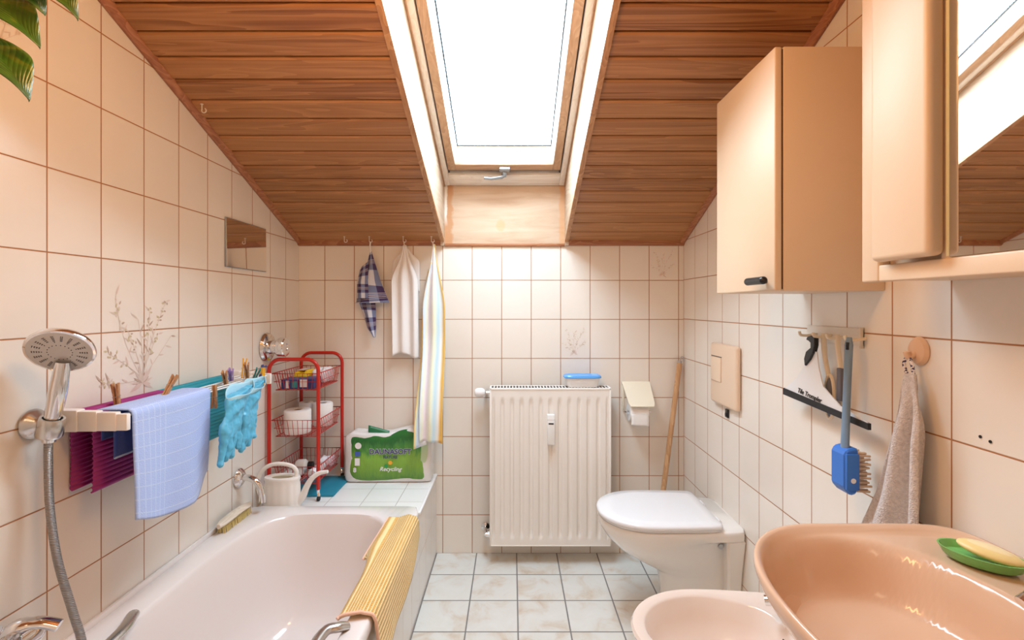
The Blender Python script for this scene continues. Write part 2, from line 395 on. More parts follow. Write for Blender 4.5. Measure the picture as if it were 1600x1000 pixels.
b.build('pane_seal', M('grey pane spacer', (.05, .065, .08), .5), win)
def glassmat():
    m = bpy.data.materials.new('window glass'); m.use_nodes = True; t = m.node_tree; t.nodes.clear()
    out = node(t, 'ShaderNodeOutputMaterial'); mx = node(t, 'ShaderNodeMixShader'); tr = node(t, 'ShaderNodeBsdfTransparent'); gl = node(t, 'ShaderNodeBsdfGlossy')
    tr.inputs[0].default_value = (.97, .985, .98, 1); gl.inputs['Roughness'].default_value = .02; mx.inputs[0].default_value = .05
    lk(t, tr.outputs[0], mx.inputs[1]); lk(t, gl.outputs[0], mx.inputs[2]); lk(t, mx.outputs[0], out.inputs[0]); return m
b = MB(); wbox(b, GX0_ + .010, GX1_ - .010, .235, VT - .165, .047, .053, bev=0); b.build('pane', glassmat(), win, smooth=0)
b = MB(); wbox(b, -.060, -.010, .135, .160, -.020, -.004, bev=.004)
P = [wp(-.035, .135, -.018), wp(-.036, .118, -.026), wp(-.05, .108, -.03), wp(-.10, .10, -.032), wp(-.135, .108, -.034)]
b.tube(P, [.010, .010, .009, .008, .007], 10, flat=.7); wbox(b, -.052, -.028, .082, .096, -.012, 0, bev=.003); b.tube([wp(-.04, .09, -.008), wp(-.04, .135, -.01)], .006)
b.build('window_handle', m_alu, win)

# tiled bath surround: shelf behind the tub and the panel beside the aisle
b = MB(); b.box(XL, -.385, 2.012, YB, 0, .404, bev=.002); b.box(-.402, -.385, -.2, 2.0125, 0, .400)
m_panel = tile('bath panel tiles', 1, 2, .967, .1503, .010, .199, (.80, .76, .72), (.36, .26, .20), gw=.003)
su = b.build('wall_bath_surround', [m_ledge, m_panel], smooth=0); struct(su)
for p in su.data.polygons: p.material_index = 0 if p.normal.z > .5 else 1
b = MB(); b.box(-.392, -.379, 2.012, YB, .396, .4055, bev=.003); b.build('edge_profile', m_white, su)

# faded flower prints fired into some tiles
m_pr = [M('print brown', (.52, .40, .32), .3), M('print rose', (.70, .56, .49), .3), M('print olive', (.60, .52, .34), .3), M('print sand', (.66, .56, .48), .3)]
def flower(name, org, U, V, scale, seed, parent, stems, fan=True, clip=None):
    rnd = random.Random(seed); b = MB(); U = Vector(U); V = Vector(V); N = U.cross(V); org = Vector(org)
    cnt = [0]
    def P(x, y): return org + (U * x + V * y) * scale + N * (.0006 + .00001 * (cnt[0] % 40))
    def leaf(x, y, a, L, w, mi):
        cnt[0] += 1
        q = [(0, 0), (.3, .5), (.6, .45), (1, 0), (.6, -.45), (.3, -.5)]
        ca, sa = math.cos(a), math.sin(a)
        b.add([P(x + (p * L) * ca - (r * w) * sa, y + (p * L) * sa + (r * w) * ca) for p, r in q], [tuple(range(6))], mi)
    def line(pts, w, mi):
        cnt[0] += 1
        for (x0, y0), (x1, y1) in zip(pts, pts[1:]):
            d = math.hypot(x1 - x0, y1 - y0) or 1; nx, ny = -(y1 - y0) / d * w, (x1 - x0) / d * w
            b.add([P(x0 + nx, y0 + ny), P(x1 + nx, y1 + ny), P(x1 - nx, y1 - ny), P(x0 - nx, y0 - ny)], [(0, 1, 2, 3)], mi)
    for (x1, y1, cx, flo) in stems:
        pts = [((1 - t) ** 2 * 0 + 2 * t * (1 - t) * cx + t * t * x1, (1 - t) ** 2 * .1 + 2 * t * (1 - t) * y1 * .55 + t * t * y1) for t in [k / 9 for k in range(10)]]
        line(pts, .003, 3)
        for k in range(3, 10):
            x, y = pts[k]; a = math.atan2(pts[k][1] - pts[k - 1][1], pts[k][0] - pts[k - 1][0])
            if k % 2: leaf(x, y, a + rnd.choice((-1, 1)) * rnd.uniform(.5, 1.1), rnd.uniform(.07, .13), .020, rnd.choice((0, 3, 3, 1)))
            if k > 5 and flo:
                for _ in range(rnd.choice((1, 3, 4))): leaf(x + rnd.uniform(-.03, .03), y + rnd.uniform(-.03, .03), rnd.uniform(0, 6.3), rnd.uniform(.03, .05), .02, rnd.choice((0, 2, 2, 3)))
    if fan:
        for k in range(13):
            a = -.5 + k * (PI + 1.0) / 12 + rnd.uniform(-.1, .1); leaf(0, .06, a, rnd.uniform(.10, .22), rnd.uniform(.022, .05), rnd.choice((1, 1, 3, 0)))
    b.build(name, m_pr, parent, smooth=0)
big = [(-.34, .95, -.30, 1), (-.2, .62, -.05, 1), (-.42, .40, -.12, 1), (.34, .90, .10, 1), (.22, .55, .05, 1), (.42, .52, .2, 0), (-.06, .72, .02, 0), (-.5, .14, -.3, 1), (.1, .8, .08, 1)]
flower('flower_print', (XL, 1.43, H(-.245)), (0, 1, 0), (0, 0, 1), .285, 3, wl, big)
sm = [(-.30, .95, -.1, 1), (.05, .9, -.05, 1), (.40, .98, .1, 1), (.42, .5, .2, 1), (-.42, .45, -.2, 0), (.1, .6, .1, 0), (-.2, .6, -.1, 1)]
flower('flower_print', (GX0 + .1503 * 4.45, YB, H(-.252)), (1, 0, 0), (0, 0, 1), .13, 5, wb, sm)
flower('flower_print', (GX0 + .1503 * 7.45, YB, H(.148)), (1, 0, 0), (0, 0, 1), .125, 9, wb, sm)
flower('flower_print', (XL, 1.03, H(.545)), (0, 1, 0), (0, 0, 1), .15, 12, wl, sm)
b = MB()
for y, z in ((.907, H(-.245)), (.888, H(-.249))): b.lathe([(0, 0), (.003, 0), (.003, .001), (0, .001)], (XR - .0004, y, z), (-1, 0, 0), 10)
b.build('drill_hole', m_black, wr)

# ================================================================== camera and light
cam = bpy.data.cameras.new('camera'); cam.sensor_width = 36; cam.lens = 36 * 760 / 1600; cam.shift_y = -23 / 1600; cam.clip_start = .02
co = bpy.data.objects.new('camera', cam); co.location = (0, 0, EYE); co.rotation_euler = (PI / 2, 0, 0); COL.objects.link(co); scene.camera = co
w = bpy.data.worlds.new('overcast sky'); scene.world = w; w.use_nodes = True
bg = w.node_tree.nodes['Background']; bg.inputs[0].default_value = (.67, .84, 1.0, 1); bg.inputs[1].default_value = 32
def light(name, kind, loc, energy, col, size=.1, rot=(0, 0, 0), **kw):
    l = bpy.data.lights.new(name, kind); l.energy = energy; l.color = col
    if kind == 'AREA': l.shape = kw.get('shape', 'RECTANGLE'); l.size = size; l.size_y = kw.get('sy', size)
    else: l.shadow_soft_size = size
    if kw.get('portal'): l.cycles.is_portal = True
    o = bpy.data.objects.new(name, l); o.location = loc; o.rotation_euler = rot; COL.objects.link(o); return o
pc = wp((OX0 + OX1) / 2, VT * .5 + .04, .10)
light('skylight portal', 'AREA', pc, 1, (1, 1, 1), .55, (-WA, 0, 0), sy=1.3, portal=True)
light('ceiling lamp', 'POINT', (-.22, .72, H(.70)), 20, (1.0, .53, .20), .14)
light('warm fill light', 'AREA', (-.1, -.45, zf - .03), 3.5, (1.0, .74, .46), .5, (0, 0, 0), sy=.5)  # soft fill added behind the camera, not an actual fixture
vs = scene.view_settings; vs.view_transform = 'Standard'; vs.look = 'None'; vs.exposure = 0.0; vs.gamma = 1; vs.use_curve_mapping = False
scene.cycles.max_bounces = 10; scene.cycles.diffuse_bounces = 7; scene.cycles.glossy_bounces = 5; scene.cycles.transparent_max_bounces = 10
scene.cycles.caustics_reflective = False; scene.cycles.caustics_refractive = False; scene.cycles.sample_clamp_indirect = 8
scene.cycles.use_denoising = True
# ================================================================== bath corner
def sup(a, bb, n, N=96, cx=0, cy=0):
    out = []
    for k in range(N):
        th = 2 * PI * k / N; c, s_ = math.cos(th), math.sin(th)
        r = (abs(c / a) ** n + abs(s_ / bb) ** n) ** (-1 / n); out.append((cx + r * c, cy + r * s_))
    return out
def arc3(c, r, a0, a1, n, U, V):
    c = Vector(c); U = Vector(U); V = Vector(V)
    return [c + U * (r * math.cos(lerp(a0, a1, k / n))) + V * (r * math.sin(lerp(a0, a1, k / n))) for k in range(n + 1)]
def spline(pts, n=8):
    pts = [Vector(p) for p in pts]; out = []
    for i in range(len(pts) - 1):
        p0, p1, p2, p3 = pts[max(i - 1, 0)], pts[i], pts[i + 1], pts[min(i + 2, len(pts) - 1)]
        for k in range(n):
            t = k / n
            out.append(.5 * ((2 * p1) + (p2 - p0) * t + (2 * p0 - 5 * p1 + 4 * p2 - p3) * t * t + (3 * p1 - p0 - 3 * p2 + p3) * t ** 3))
    out.append(pts[-1]); return out

# bathtub
ZT = .438; tb = thing('bathtub', 'pale pink built-in bathtub along the left tiled wall', 'bathtub', (-.727, 1.185, 0))
OC = (-.7275, 1.185); OA, OB = .3555, .822
def outer(z, d=0): return [Vector((x, y, z)) for x, y in sup(OA - d, OB - d, 26, 160, *OC)]
IC = (-.714, 1.165)
def inner(z, s, sy=None): return [Vector((x, y, z)) for x, y in sup(.287 * s, .780 * (sy or s), 4.2, 160, *IC)]
b = MB()
b.ring([outer(.4065), outer(.424), outer(ZT - .003, .003), outer(ZT, .009), inner(ZT, 1.0), inner(ZT - .004, .982), inner(ZT - .014, .968, .978), inner(ZT - .05, .945, .965), inner(.30, .90, .945),
        inner(.17, .84, .91), inner(.09, .78, .87), inner(.05, .68, .82), inner(.035, .5, .7), inner(.033, .2, .3)], cap0=False)
b.build('tub_shell', m_tub, tb, smooth=50)
b = MB(); b.box(XL + .0005, XL + .012, .36, 2.008, ZT - .004, ZT + .016, bev=.004); b.build('sealing_lip', m_tub, tb)
for sgn, x in ((-1, -1.006), (1, -.424)):
    b = MB(); P = spline([(x, 1.245 + (.045 if sgn < 0 else 0), ZT + .004), (x - sgn * .014, 1.225 + (.045 if sgn < 0 else 0), ZT + .014), (x - sgn * .040, 1.20, ZT + .018), (x - sgn * .046, 1.10, ZT + .018), (x - sgn * .040, 1.0, ZT + .018), (x - sgn * .014, .925, ZT + .014), (x, .90, ZT + .004)], 6)
    b.tube(P, .015, 12, flat=.75); b.build('grab_handle', m_satin, tb)
    if 0: pass

# hand shower in its wall bracket
br = thing('shower_bracket', 'chrome wall bracket holding the hand shower beside the drying rack', 'bracket', (XL, 1.10, H(-.265)))
b = MB(); b.lathe([(0, 0), (.032, 0), (.034, .005), (.030, .014), (.021, .021), (.018, .029), (0, .030)], (XL + .0005, 1.10, H(-.268)), (1, 0, 0), 28, sx=1, sy=1); b.build('wall_disc', m_satin, br)
b = MB(); b.tube([(XL + .02, 1.10, H(-.268)), (-1.0545, 1.094, H(-.270))], .014, 14); b.lathe([(.0225, -.022), (.0245, -.018), (.0245, .018), (.0225, .022), (.0180, .022), (.0180, -.022), (.0225, -.022)], (-1.030, 1.086, H(-.272)), (.28, -.08, 1), 24, caps=False); b.build('holder_clip', m_satin, br)
hs = thing('hand_shower', 'chrome hand shower with round head hanging on left wall', 'shower', (-1.03, 1.086, H(-.30)))
b = MB(); hp = spline([(-1.036, 1.088, H(-.305)), (-1.030, 1.086, H(-.272)), (-1.012, 1.079, H(-.215)), (-.998, 1.074, H(-.165)), (-.990, 1.072, H(-.125))], 6)
b.tube(hp, [lerp(.0125, .0172, min(1, k / (len(hp) - 1) * 1.6)) if k < len(hp) * .6 else lerp(.0172, .0130, (k / (len(hp) - 1) - .6) / .4) for k in range(len(hp))], 18); b.build('handle', m_chrome, hs)
hc = Vector((-.985, 1.062, H(-.098))); vv = (Vector((0, 0, EYE)) - hc).normalized(); rr = vv.cross(Vector((0, 0, -1))).normalized(); uu = rr.cross(vv) * -1
if uu.z < 0: uu = -uu
if rr.x < 0: rr = -rr
fn_ = (vv * .70 + rr * -.24 - uu * .68).normalized()
b = MB(); b.lathe([(0, -.034), (.022, -.032), (.045, -.022), (.058, -.008), (.0615, 0), (.0605, .005), (.056, .006)], hc, fn_, 48, caps=False); b.build('shower_head', m_chrome, hs)
b = MB(); b.lathe([(.057, .0055), (.052, .0065), (0, .0075)], hc, fn_, 48, caps=False); sp = b.build('spray_plate', M('pale grey spray plate', (.56, .53, .50), .35), hs)
b = MB(); q = Vector((0, 0, 1)).rotation_difference(fn_)
for k in range(18):
    a = 2 * PI * k / 18
    for r in ((.021,) if k % 2 else (.021, .030)) + (.034, .038, .042, .046):
        for da in ((-.03, .03) if r > .03 else (0,)): b.ball(hc + q @ Vector((r * math.cos(a + da), r * math.sin(a + da), .0072)), (.0011, .0011, .0011), n=6)
b.build('nozzles', M('dark spray nozzles', (.12, .11, .11), .6), sp)
b = MB(); hz = spline([(-1.037, 1.088, H(-.306)), (-1.039, 1.09, H(-.36)), (-1.035, 1.09, H(-.46)), (-1.010, 1.082, H(-.57)), (-.962, 1.065, H(-.67)), (-.928, 1.05, H(-.735)), (-.918, 1.02, H(-.775)), (-.94, .97, H(-.79)), (-.99, .93, H(-.785)), (-1.020, .92, H(-.755)), (-1.022, .92, H(-.7235))], 10)
b.tube(hz, .0082, 12)
def hosemat():
    m, t, bs = nt('metal hose'); cc = node(t, 'ShaderNodeTexCoord'); s = node(t, 'ShaderNodeSeparateXYZ'); lk(t, cc.outputs['Object'], s.inputs[0])
    wv = mth(t, 'SINE', mth(t, 'MULTIPLY', mth(t, 'ADD', s.outputs[2], mth(t, 'MULTIPLY', s.outputs[1], .4)), 1700)); bs.inputs['Metallic'].default_value = 1; bs.inputs['Roughness'].default_value = .28
    bs.inputs['Base Color'].default_value = (.50, .46, .43, 1); bump(t, bs, wv, .0015, 1); return m
b.build('hose', hosemat(), hs)
mx = thing('bath_mixer', 'chrome bath mixer tap low on left wall above tub edge', 'tap', (XL, .95, H(-.70)))
b = MB(); b.tube([(-1.022, .80, H(-.695)), (-1.022, 1.03, H(-.695))], .027, 18); b.ball((-1.022, 1.03, H(-.695)), .027); b.build('tap_body', m_chrome, mx)
for y in (.85, 1.0):
    b = MB(); b.lathe([(0, 0), (.034, 0), (.034, .006), (.02, .014), (.02, .05), (0, .05)], (XL + .0005, y, H(-.695)), (1, 0, 0), 24); b.build('wall_rose', m_chrome, mx)
b = MB(); b.tube(spline([(-1.022, .985, H(-.668)), (-1.01, .99, H(-.655)), (-.975, 1.005, H(-.655)), (-.945, 1.015, H(-.668))], 5), [.018] * 8 + [.015] * 8, 12, flat=.7); b.build('lever', m_chrome, mx)
sp = thing('bath_spout', 'curved chrome bath filler spout beside the watering can', 'spout', (XL, 1.93, H(-.68)))
b = MB(); b.lathe([(0, 0), (.036, 0), (.037, .006), (.028, .016), (.016, .022), (0, .022)], (XL + .0005, 1.93, H(-.685)), (1, 0, 0), 28); b.build('wall_rose', m_chrome, sp)
b = MB(); b.tube(spline([(XL + .01, 1.93, H(-.685)), (-1.045, 1.93, H(-.685)), (-1.015, 1.93, H(-.700)), (-.995, 1.93, H(-.735)), (-.990, 1.93, H(-.782))], 7), .0125, 16); b.build('spout_pipe', m_chrome, sp)
va = thing('shower_valve', 'round chrome concealed shower valve on left wall above red trolley', 'valve', (XL, 2.15, H(-.185)))
b = MB(); b.lathe([(0, 0), (.062, 0), (.064, .004), (.058, .014), (.040, .022), (0, .022)], (XL + .0005, 2.15, H(-.185)), (1, 0, 0), 40); b.build('cover_rose', m_chrome, va)
b = MB(); b.lathe([(0, .02), (.030, .02), (.031, .026), (.031, .052), (.040, .056), (.042, .060), (.042, .086), (.039, .090), (.016, .090), (.014, .087), (0, .087)], (XL, 2.15, H(-.185)), (1, 0, 0), 24); b.build('knob', m_chrome, va)
wm = thing('wall_mirror', 'small unframed rectangular mirror on the left wall under the slope', 'mirror', (XL, 1.985, H(.24)))
b = MB(); b.box(XL + .0008, XL + .006, 1.838, 2.138, H(.146), H(.335)); b.build('mirror_backing', m_alu, wm)
b = MB(); b.prism([(XL + .0095, H(.1485)), (XL + .0062, H(.3325)), (XL + .0055, H(.3325)), (XL + .0055, H(.1485))], lambda x, z, d: (x, 1.8405 + d, z), .295); b.build('mirror_glass', m_mirror, wm, smooth=0)

# brush on the tub rim
bb = thing('bath_brush', 'pale wooden bath brush lying on tub rim below the spout', 'brush', (-1.045, 1.84, ZT))
dv = Vector((.012, 1, 0)).normalized(); sd = Vector((1, -.012, 0))
def brp(t, w, z): return Vector((-1.050, 1.74, ZT + .001)) + dv * t + sd * w + Vector((0, 0, z))
rings = []
for k in range(15):
    t = k / 14; L = .205 * t; w = .021 * max(.12, (1 - abs(2 * t - 1) ** 5)) ** .5
    rings.append([brp(L, w * math.cos(a), .031 + .0085 * math.sin(a) + .006 * math.sin(t * PI)) for a in [2 * PI * j / 14 for j in range(14)]])
b = MB(); b.ring(rings); b.build('wooden_back', wood('pale brush wood', 1, [(.2, (.66, .55, .43)), (.5, (.76, .67, .56)), (.8, (.80, .73, .63))], 60, 4), bb)
b = MB(); rnd = random.Random(4)
for i in range(24):
    for j in range(6):
        p = brp(.02 + i * .0072, -.013 + j * .0052, 0); q_ = brp(.02 + i * .0072, -.011 + j * .0044, .027); p += Vector((rnd.uniform(-.002, .002), rnd.uniform(-.002, .002), .0005)); b.tube([p, q_], .0018, 5)
b.build('bristles', M('straw bristles', (.62, .50, .20), .8), bb)

# watering can
wc = thing('watering_can', 'small cream plastic watering can on the tiled shelf behind tub', 'watering can', (-.975, 2.068, .404))
cx, cy = -.975, 2.066
def oval(z, a, bq, flute=0, n=96): return [Vector((cx + a * math.cos(t) * (1 + flute * math.cos(14 * t)), cy + bq * math.sin(t) * (1 + flute * math.cos(14 * t)), z)) for t in [2 * PI * k / n for k in range(n)]]
b = MB(); b.ring([oval(.4045, .072, .040), oval(.408, .076, .043), oval(.42, .077, .044, .018), oval(.505, .074, .042, .018), oval(.520, .072, .041, .0), oval(.526, .075, .0425), oval(.534, .075, .0425), oval(.537, .073, .041), oval(.537, .050, .028), oval(.531, .048, .027)], cap1=True)
b.build('can_body', m_cream_can if 'm_cream_can' in globals() else M('ivory plastic', (.85, .82, .78), .35), wc)
b = MB(); b.ring([oval(.5318, .044, .024), oval(.532, .044, .024)]); b.build('filler_opening', M('painted can shade', (.42, .36, .24), .7), wc)  # flat disc, shade of the can's inside put into its colour
b = MB(); b.tube(spline([(cx + .066, cy, .428), (cx + .086, cy, .452), (cx + .102, cy, .490), (cx + .126, cy - .005, .528), (cx + .158, cy - .008, .552), (cx + .197, cy - .012, .561)], 6), [lerp(.017, .007, k / 30) for k in range(31)], 14); b.build('spout', M('ivory plastic spout', (.85, .82, .78), .35), wc)
b = MB(); b.tube(spline([(cx + .055, cy, .532), (cx + .060, cy, .558), (cx + .040, cy, .580), (cx - .01, cy, .590), (cx - .06, cy, .580), (cx - .094, cy, .548), (cx - .104, cy, .505), (cx - .098, cy, .465), (cx - .068, cy, .440)], 7), .0085, 12, flat=.8); b.build('handle', M('ivory plastic handle', (.85, .82, .78), .35), wc)

# teal board under the trolley
tr = thing('flat_board', 'flat teal board lying on tiled shelf under red trolley', 'board', (-.90, 2.3, .404))
b = MB(); b.box(-1.02, -.800, 2.178, 2.425, .4045, .4145, bev=.003); o = b.build('board_top', m_teal, tr)
b = MB(); b.box(-.86, -.815, 2.40, 2.415, .4147, .417, bev=.001); b.build('grip_strip', M('dark teal grip', (.008, .12, .17), .5), tr)

# red wire trolley
ty = thing('storage_trolley', 'red three-tier wire trolley standing on tiled shelf behind bathtub', 'trolley', (-.96, 2.29, .404))
TX0, TX1, TY0, TY1, TZ = -1.070, -.853, 2.142, 2.442, H(-.238)
for y in (TY0, TY1):
    b = MB(); x0, x1 = (TX0, TX1) if y == TY0 else (TX0 + .012, TX1)
    rc = .05
    P = [(x0, y, .452)] + [(x0, y, z) for z in (.6, .8, TZ - rc)] + arc3((x0 + rc, y, TZ - rc), rc, PI, PI / 2, 7, (1, 0, 0), (0, 0, 1))[1:] + arc3((x1 - rc, y, TZ - rc), rc, PI / 2, 0, 7, (1, 0, 0), (0, 0, 1)) + [(x1, y, z) for z in (.8, .6, .452)]
    b.tube(P, .0082, 12); b.build('hoop_frame', m_red, ty)
def basket(zr, zb):
    b = MB(); d = .013
    c0 = [(TX0 + .010, TY0 + .004), (TX1 - .004, TY0 + .004), (TX1 - .004, TY1 - .004), (TX0 + .018, TY1 - .004)]
    c1 = [(x + (d if x < -.96 else -d), y + (d if y < 2.3 else -d)) for x, y in c0]
    def loop(cs, z, r): b.tube([(x, y, z) for x, y in cs], r, 6, closed=True)
    loop(c0, zr, .0025); loop([(lerp(p[0], q[0], .5), lerp(p[1], q[1], .5)) for p, q in zip(c0, c1)], lerp(zr, zb, .5), .0014); loop(c1, zb, .0022)
    for e in range(4):
        p0, p1 = c0[e], c0[(e + 1) % 4]; q0, q1 = c1[e], c1[(e + 1) % 4]; L = math.hypot(p1[0] - p0[0], p1[1] - p0[1]); n = round(L / .0225)
        for k in range(1, n):
            t = k / n; b.tube([(lerp(p0[0], p1[0], t), lerp(p0[1], p1[1], t), zr), (lerp(q0[0], q1[0], t), lerp(q0[1], q1[1], t), zb)], .0013, 5)
    n = 14
    for k in range(1, n): y = lerp(c1[0][1], c1[2][1], k / n); b.tube([(c1[0][0], y, zb), (c1[1][0], y, zb)], .0013, 5)
    for k in range(1, 4): x = lerp(c1[0][0], c1[1][0], k / 4); b.tube([(x, c1[0][1], zb - .002), (x, c1[2][1], zb - .002)], .0016, 5)
    b.build('wire_basket', m_redwire, ty)
TIERS = [(H(-.302), H(-.376)), (H(-.508), H(-.582)), (H(-.714), H(-.790))]
for zr, zb in TIERS: basket(zr, zb)
for x, y in ((TX0 + .003, TY0), (TX1, TY0), (TX0 + .015, TY1), (TX1, TY1)):
    b = MB(); b.tube([(x, y, .456), (x, y, .438)], .0065, 10); b.tube([(x, y, .440), (x + .004, y - .004, .432), (x + .004, y - .006, .424)], .007, 10, flat=.6)
    c = b.build('caster', m_chrome, ty)
    b = MB(); b.lathe([(0, -.006), (.0085, -.006), (.0095, -.003), (.0095, .003), (.0085, .006), (0, .006)], (x + .004, y - .007, .4140), (1, 0, 0), 16); b.build('caster_wheel', m_rubber, c)

# what lies in the trolley
def boxy(name, label, cat, bx, mats, stripes=(), group=None, bev=.003):
    x0, x1, y0, y1, z0, z1 = bx; t = thing(name, label, cat, ((x0 + x1) / 2, (y0 + y1) / 2, z0), group)
    b = MB(); b.box(x0, x1, y0, y1, z0, z1, bev=bev); o = b.build('carton', mats, t)
    for (u0, u1, v0, v1, m) in stripes:
        b = MB(); b.box(lerp(x0, x1, u0), lerp(x0, x1, u1), y0 - .0006, y0 + .002, lerp(z0, z1, v0), lerp(z0, z1, v1)); b.build('printed_band', m, o, smooth=0)
    return t
zb = TIERS[0][1] + .0018
navy = M('navy carton', (.035, .04, .17), .4); tealp = M('teal print', (.03, .26, .27), .4); whp = M('pale print', (.70, .66, .66), .4); yel = M('yellow foil', (.80, .55, .02), .35)
boxy('sponge_carton', 'navy and teal sponge carton at front of top trolley basket', 'box', (-1.030, -.952, 2.168, 2.262, zb, zb + .042), navy, [(.28, .46, .1, .9, whp), (.62, .92, .15, .85, tealp)])
boxy('soap_carton', 'navy carton with white label on top tier beside the teal-printed one', 'box', (-.946, -.885, 2.168, 2.262, zb, zb + .046), navy, [(.0, .55, .2, .95, whp)])
def pillow(name, label, cat, c, s, m, rz=0, lab=None):
    t = thing(name, label, cat, (c[0], c[1], c[2] - s[2])); b = MB(); Mz = Matrix.Rotation(rz, 3, 'Z')
    def f(u, v):
        a = 2 * PI * u; ph = PI * (v - .5); e = .55
        g = lambda x: math.copysign(abs(x) ** e, x)
        p = Vector((s[0] * g(math.cos(a)) * g(math.cos(ph)), s[1] * g(math.sin(a)) * g(math.cos(ph)), s[2] * g(math.sin(ph)) * (1 - .35 * max(abs(math.cos(a)), abs(math.sin(a))) ** 6)))
        p.z += .003 * math.sin(9 * p.x / s[0] + 4 * p.y / s[1]) * .6; return Vector(c) + Mz @ p
    b.grid(f, 40, 20); b.build('wrapper', m, t, smooth=180)
    if lab:
        b = MB(); (x0, x1, y0, y1) = lab[0]
        b.grid(lambda u, v: Vector(c) + Mz @ Vector((s[0] * lerp(x0, x1, u), s[1] * lerp(y0, y1, v), s[2] * (1.02 - .28 * max(abs(lerp(x0, x1, u)), abs(lerp(y0, y1, v))) ** 6))), 8, 8); b.build('label', lab[1], t, smooth=180)
    return t
pillow('sponge_pack', 'yellow sponge pack lying behind the cartons on top tier', 'pack', (-.996, 2.345, zb + .034), (.038, .066, .032), yel, 0, ((-.7, .3, -.6, .6), whp))
film = M('white film', (.80, .78, .82), .25)
pillow('tissue_packet', 'white film packet bulging at right end of top trolley basket', 'packet', (-.912, 2.350, zb + .040), (.038, .068, .038), film)
def roll(name, label, c, r, h, group, core=.02):
    t = thing(name, label, 'toilet roll', c, group); b = MB()
    b.lathe([(core, 0), (r - .004, 0), (r, .004), (r, h - .004), (r - .004, h), (core + .001, h), (core, h - .002), (core, 0)], c, (0, 0, 1), 40, caps=False); b.build('paper', m_paper, t, smooth=50)
    b = MB(); b.lathe([(core - .0004, .002), (core - .0004, h - .004), (core - .002, h - .004), (core - .002, .002), (core - .0004, .002)], c, (0, 0, 1), 24, caps=False); b.build('core', m_core, t); return t
zm = TIERS[1][1] + .0018; G = 'toilet rolls in the trolley'
roll('toilet_roll', 'white toilet roll at front left of middle trolley basket', (-.980, 2.224, zm), .058, .105, G)
roll('toilet_roll', 'white toilet roll at back right of middle trolley basket', (-.9205, 2.366, zm), .0465, .108, G)
roll('toilet_roll', 'slimmer toilet roll half hidden at back left of middle basket', (-1.003, 2.372, zm), .0335, .110, G, .016)
zl = TIERS[2][1] + .0018
def bottle(name, label, p0, d, L, r, m, cap, caplen=.02):
    d = Vector(d).normalized(); t = thing(name, label, 'bottle', p0); b = MB()
    b.lathe([(0, 0), (r * .8, 0), (r, r * .3), (r, L * .75), (r * .7, L * .92), (r * .45, L), (0, L)], p0, d, 22); b.build('bottle_body', m, t)
    b = MB(); b.lathe([(0, 0), (r * .62, 0), (r * .62, caplen), (0, caplen)], Vector(p0) + d * L, d, 18); b.build('cap', cap, t)
bottle('cream_jar', 'white jar with black lid lying in bottom trolley basket', (-1.02, 2.30, zl + .030), (1, .1, .0), .055, .029, m_white, m_black, .022)
bottle('lotion_tube', 'white lotion tube with a pale cap lying across bottom basket', (-.905, 2.20, zl + .024), (.05, 1, 0), .10, .022, film, m_white, .018)
pillow('crumpled_bag', 'crumpled grey white bag in front part of bottom basket', 'bag', (-1.000, 2.215, zl + .020), (.044, .040, .018), M('grey film bag', (.58, .55, .52), .5, var=.2, vs=30))
pillow('cotton_pack', 'pale cotton pack at the rear right of bottom basket', 'pack', (-.905, 2.385, zl + .026), (.038, .040, .024), film)

# green toilet paper pack
pk = thing('toilet_paper_pack', 'green and clear toilet paper pack standing on tiled shelf under striped towel', 'pack', (-.60, 2.40, .404))
PX0, PX1, PY, PZ0, PZ1 = -.812, -.392, 2.405, .4045, .655
def pack_top(x):
    t = (x - PX0) / (PX1 - PX0); return PZ1 - .012 * math.sin(t * 7) - .020 * math.exp(-((t - .50) / .10) ** 2) - .03 * sst(.82, 1, t) - .025 * sst(.1, 0, t)
def packf(u, v):
    a = 2 * PI * u; e = .24; g = lambda q: math.copysign(abs(q) ** e, q)
    ph = PI * (v - .5); cz = g(math.sin(ph)); cr = max(0, math.cos(ph)) ** .28
    x = lerp(PX0, PX1, .5 + .5 * g(math.cos(a)) * (.90 + .10 * cr)); zz = lerp(PZ0, pack_top(x), .5 + .5 * cz)
    y = PY - .0 + .060 * g(math.sin(a)) * cr * (1 + .05 * math.sin(17 * x + 3 * zz) + .04 * math.sin(43 * x + 40 * zz))
    return Vector((x, y, zz))
pfilm = M('clear wrapper over rolls', (.74, .72, .70), .22, bmp=.002, bs=40)
b = MB(); b.grid(packf, 96, 40); b.build('wrapper', pfilm, pk, smooth=180)
def front_y(x, z):
    t = abs((x - (PX0 + PX1) / 2) / ((PX1 - PX0) / 2)); s_ = abs((z - PZ0) / (pack_top(x) - PZ0) * 2 - 1)
    k = max(0, 1 - t ** 6.2) ** .30 * max(0, 1 - s_ ** 7) ** .30
    return PY - .0635 * k - .0025 * math.sin(17 * x + 3 * z) - .002
def gfilm():
    m, t, bs = nt('printed green film'); vec, c = xyz(t); tc = node(t, 'ShaderNodeTexCoord'); sp_ = node(t, 'ShaderNodeSeparateXYZ'); lk(t, tc.outputs['UV'], sp_.inputs[0])
    nz = noise(t, comb(t, mth(t, 'MULTIPLY', c[0], 60), 0, mth(t, 'MULTIPLY', c[2], 14)), 1, 3, .6, 1.2)
    f = mth(t, 'ADD', sp_.outputs[1], mth(t, 'MULTIPLY', mth(t, 'SUBTRACT', nz, .5), .45))
    lk(t, ramp(t, f, [(.05, (.10, .26, .035)), (.30, (.19, .37, .035)), (.52, (.22, .44, .05)), (.66, (.07, .27, .04)), (.85, (.018, .13, .025)), (1, (.02, .15, .03))]), bs.inputs['Base Color'])
    bs.inputs['Roughness'].default_value = .25; bump(t, bs, noise(t, vec, 30, 2), .003, .8); return m
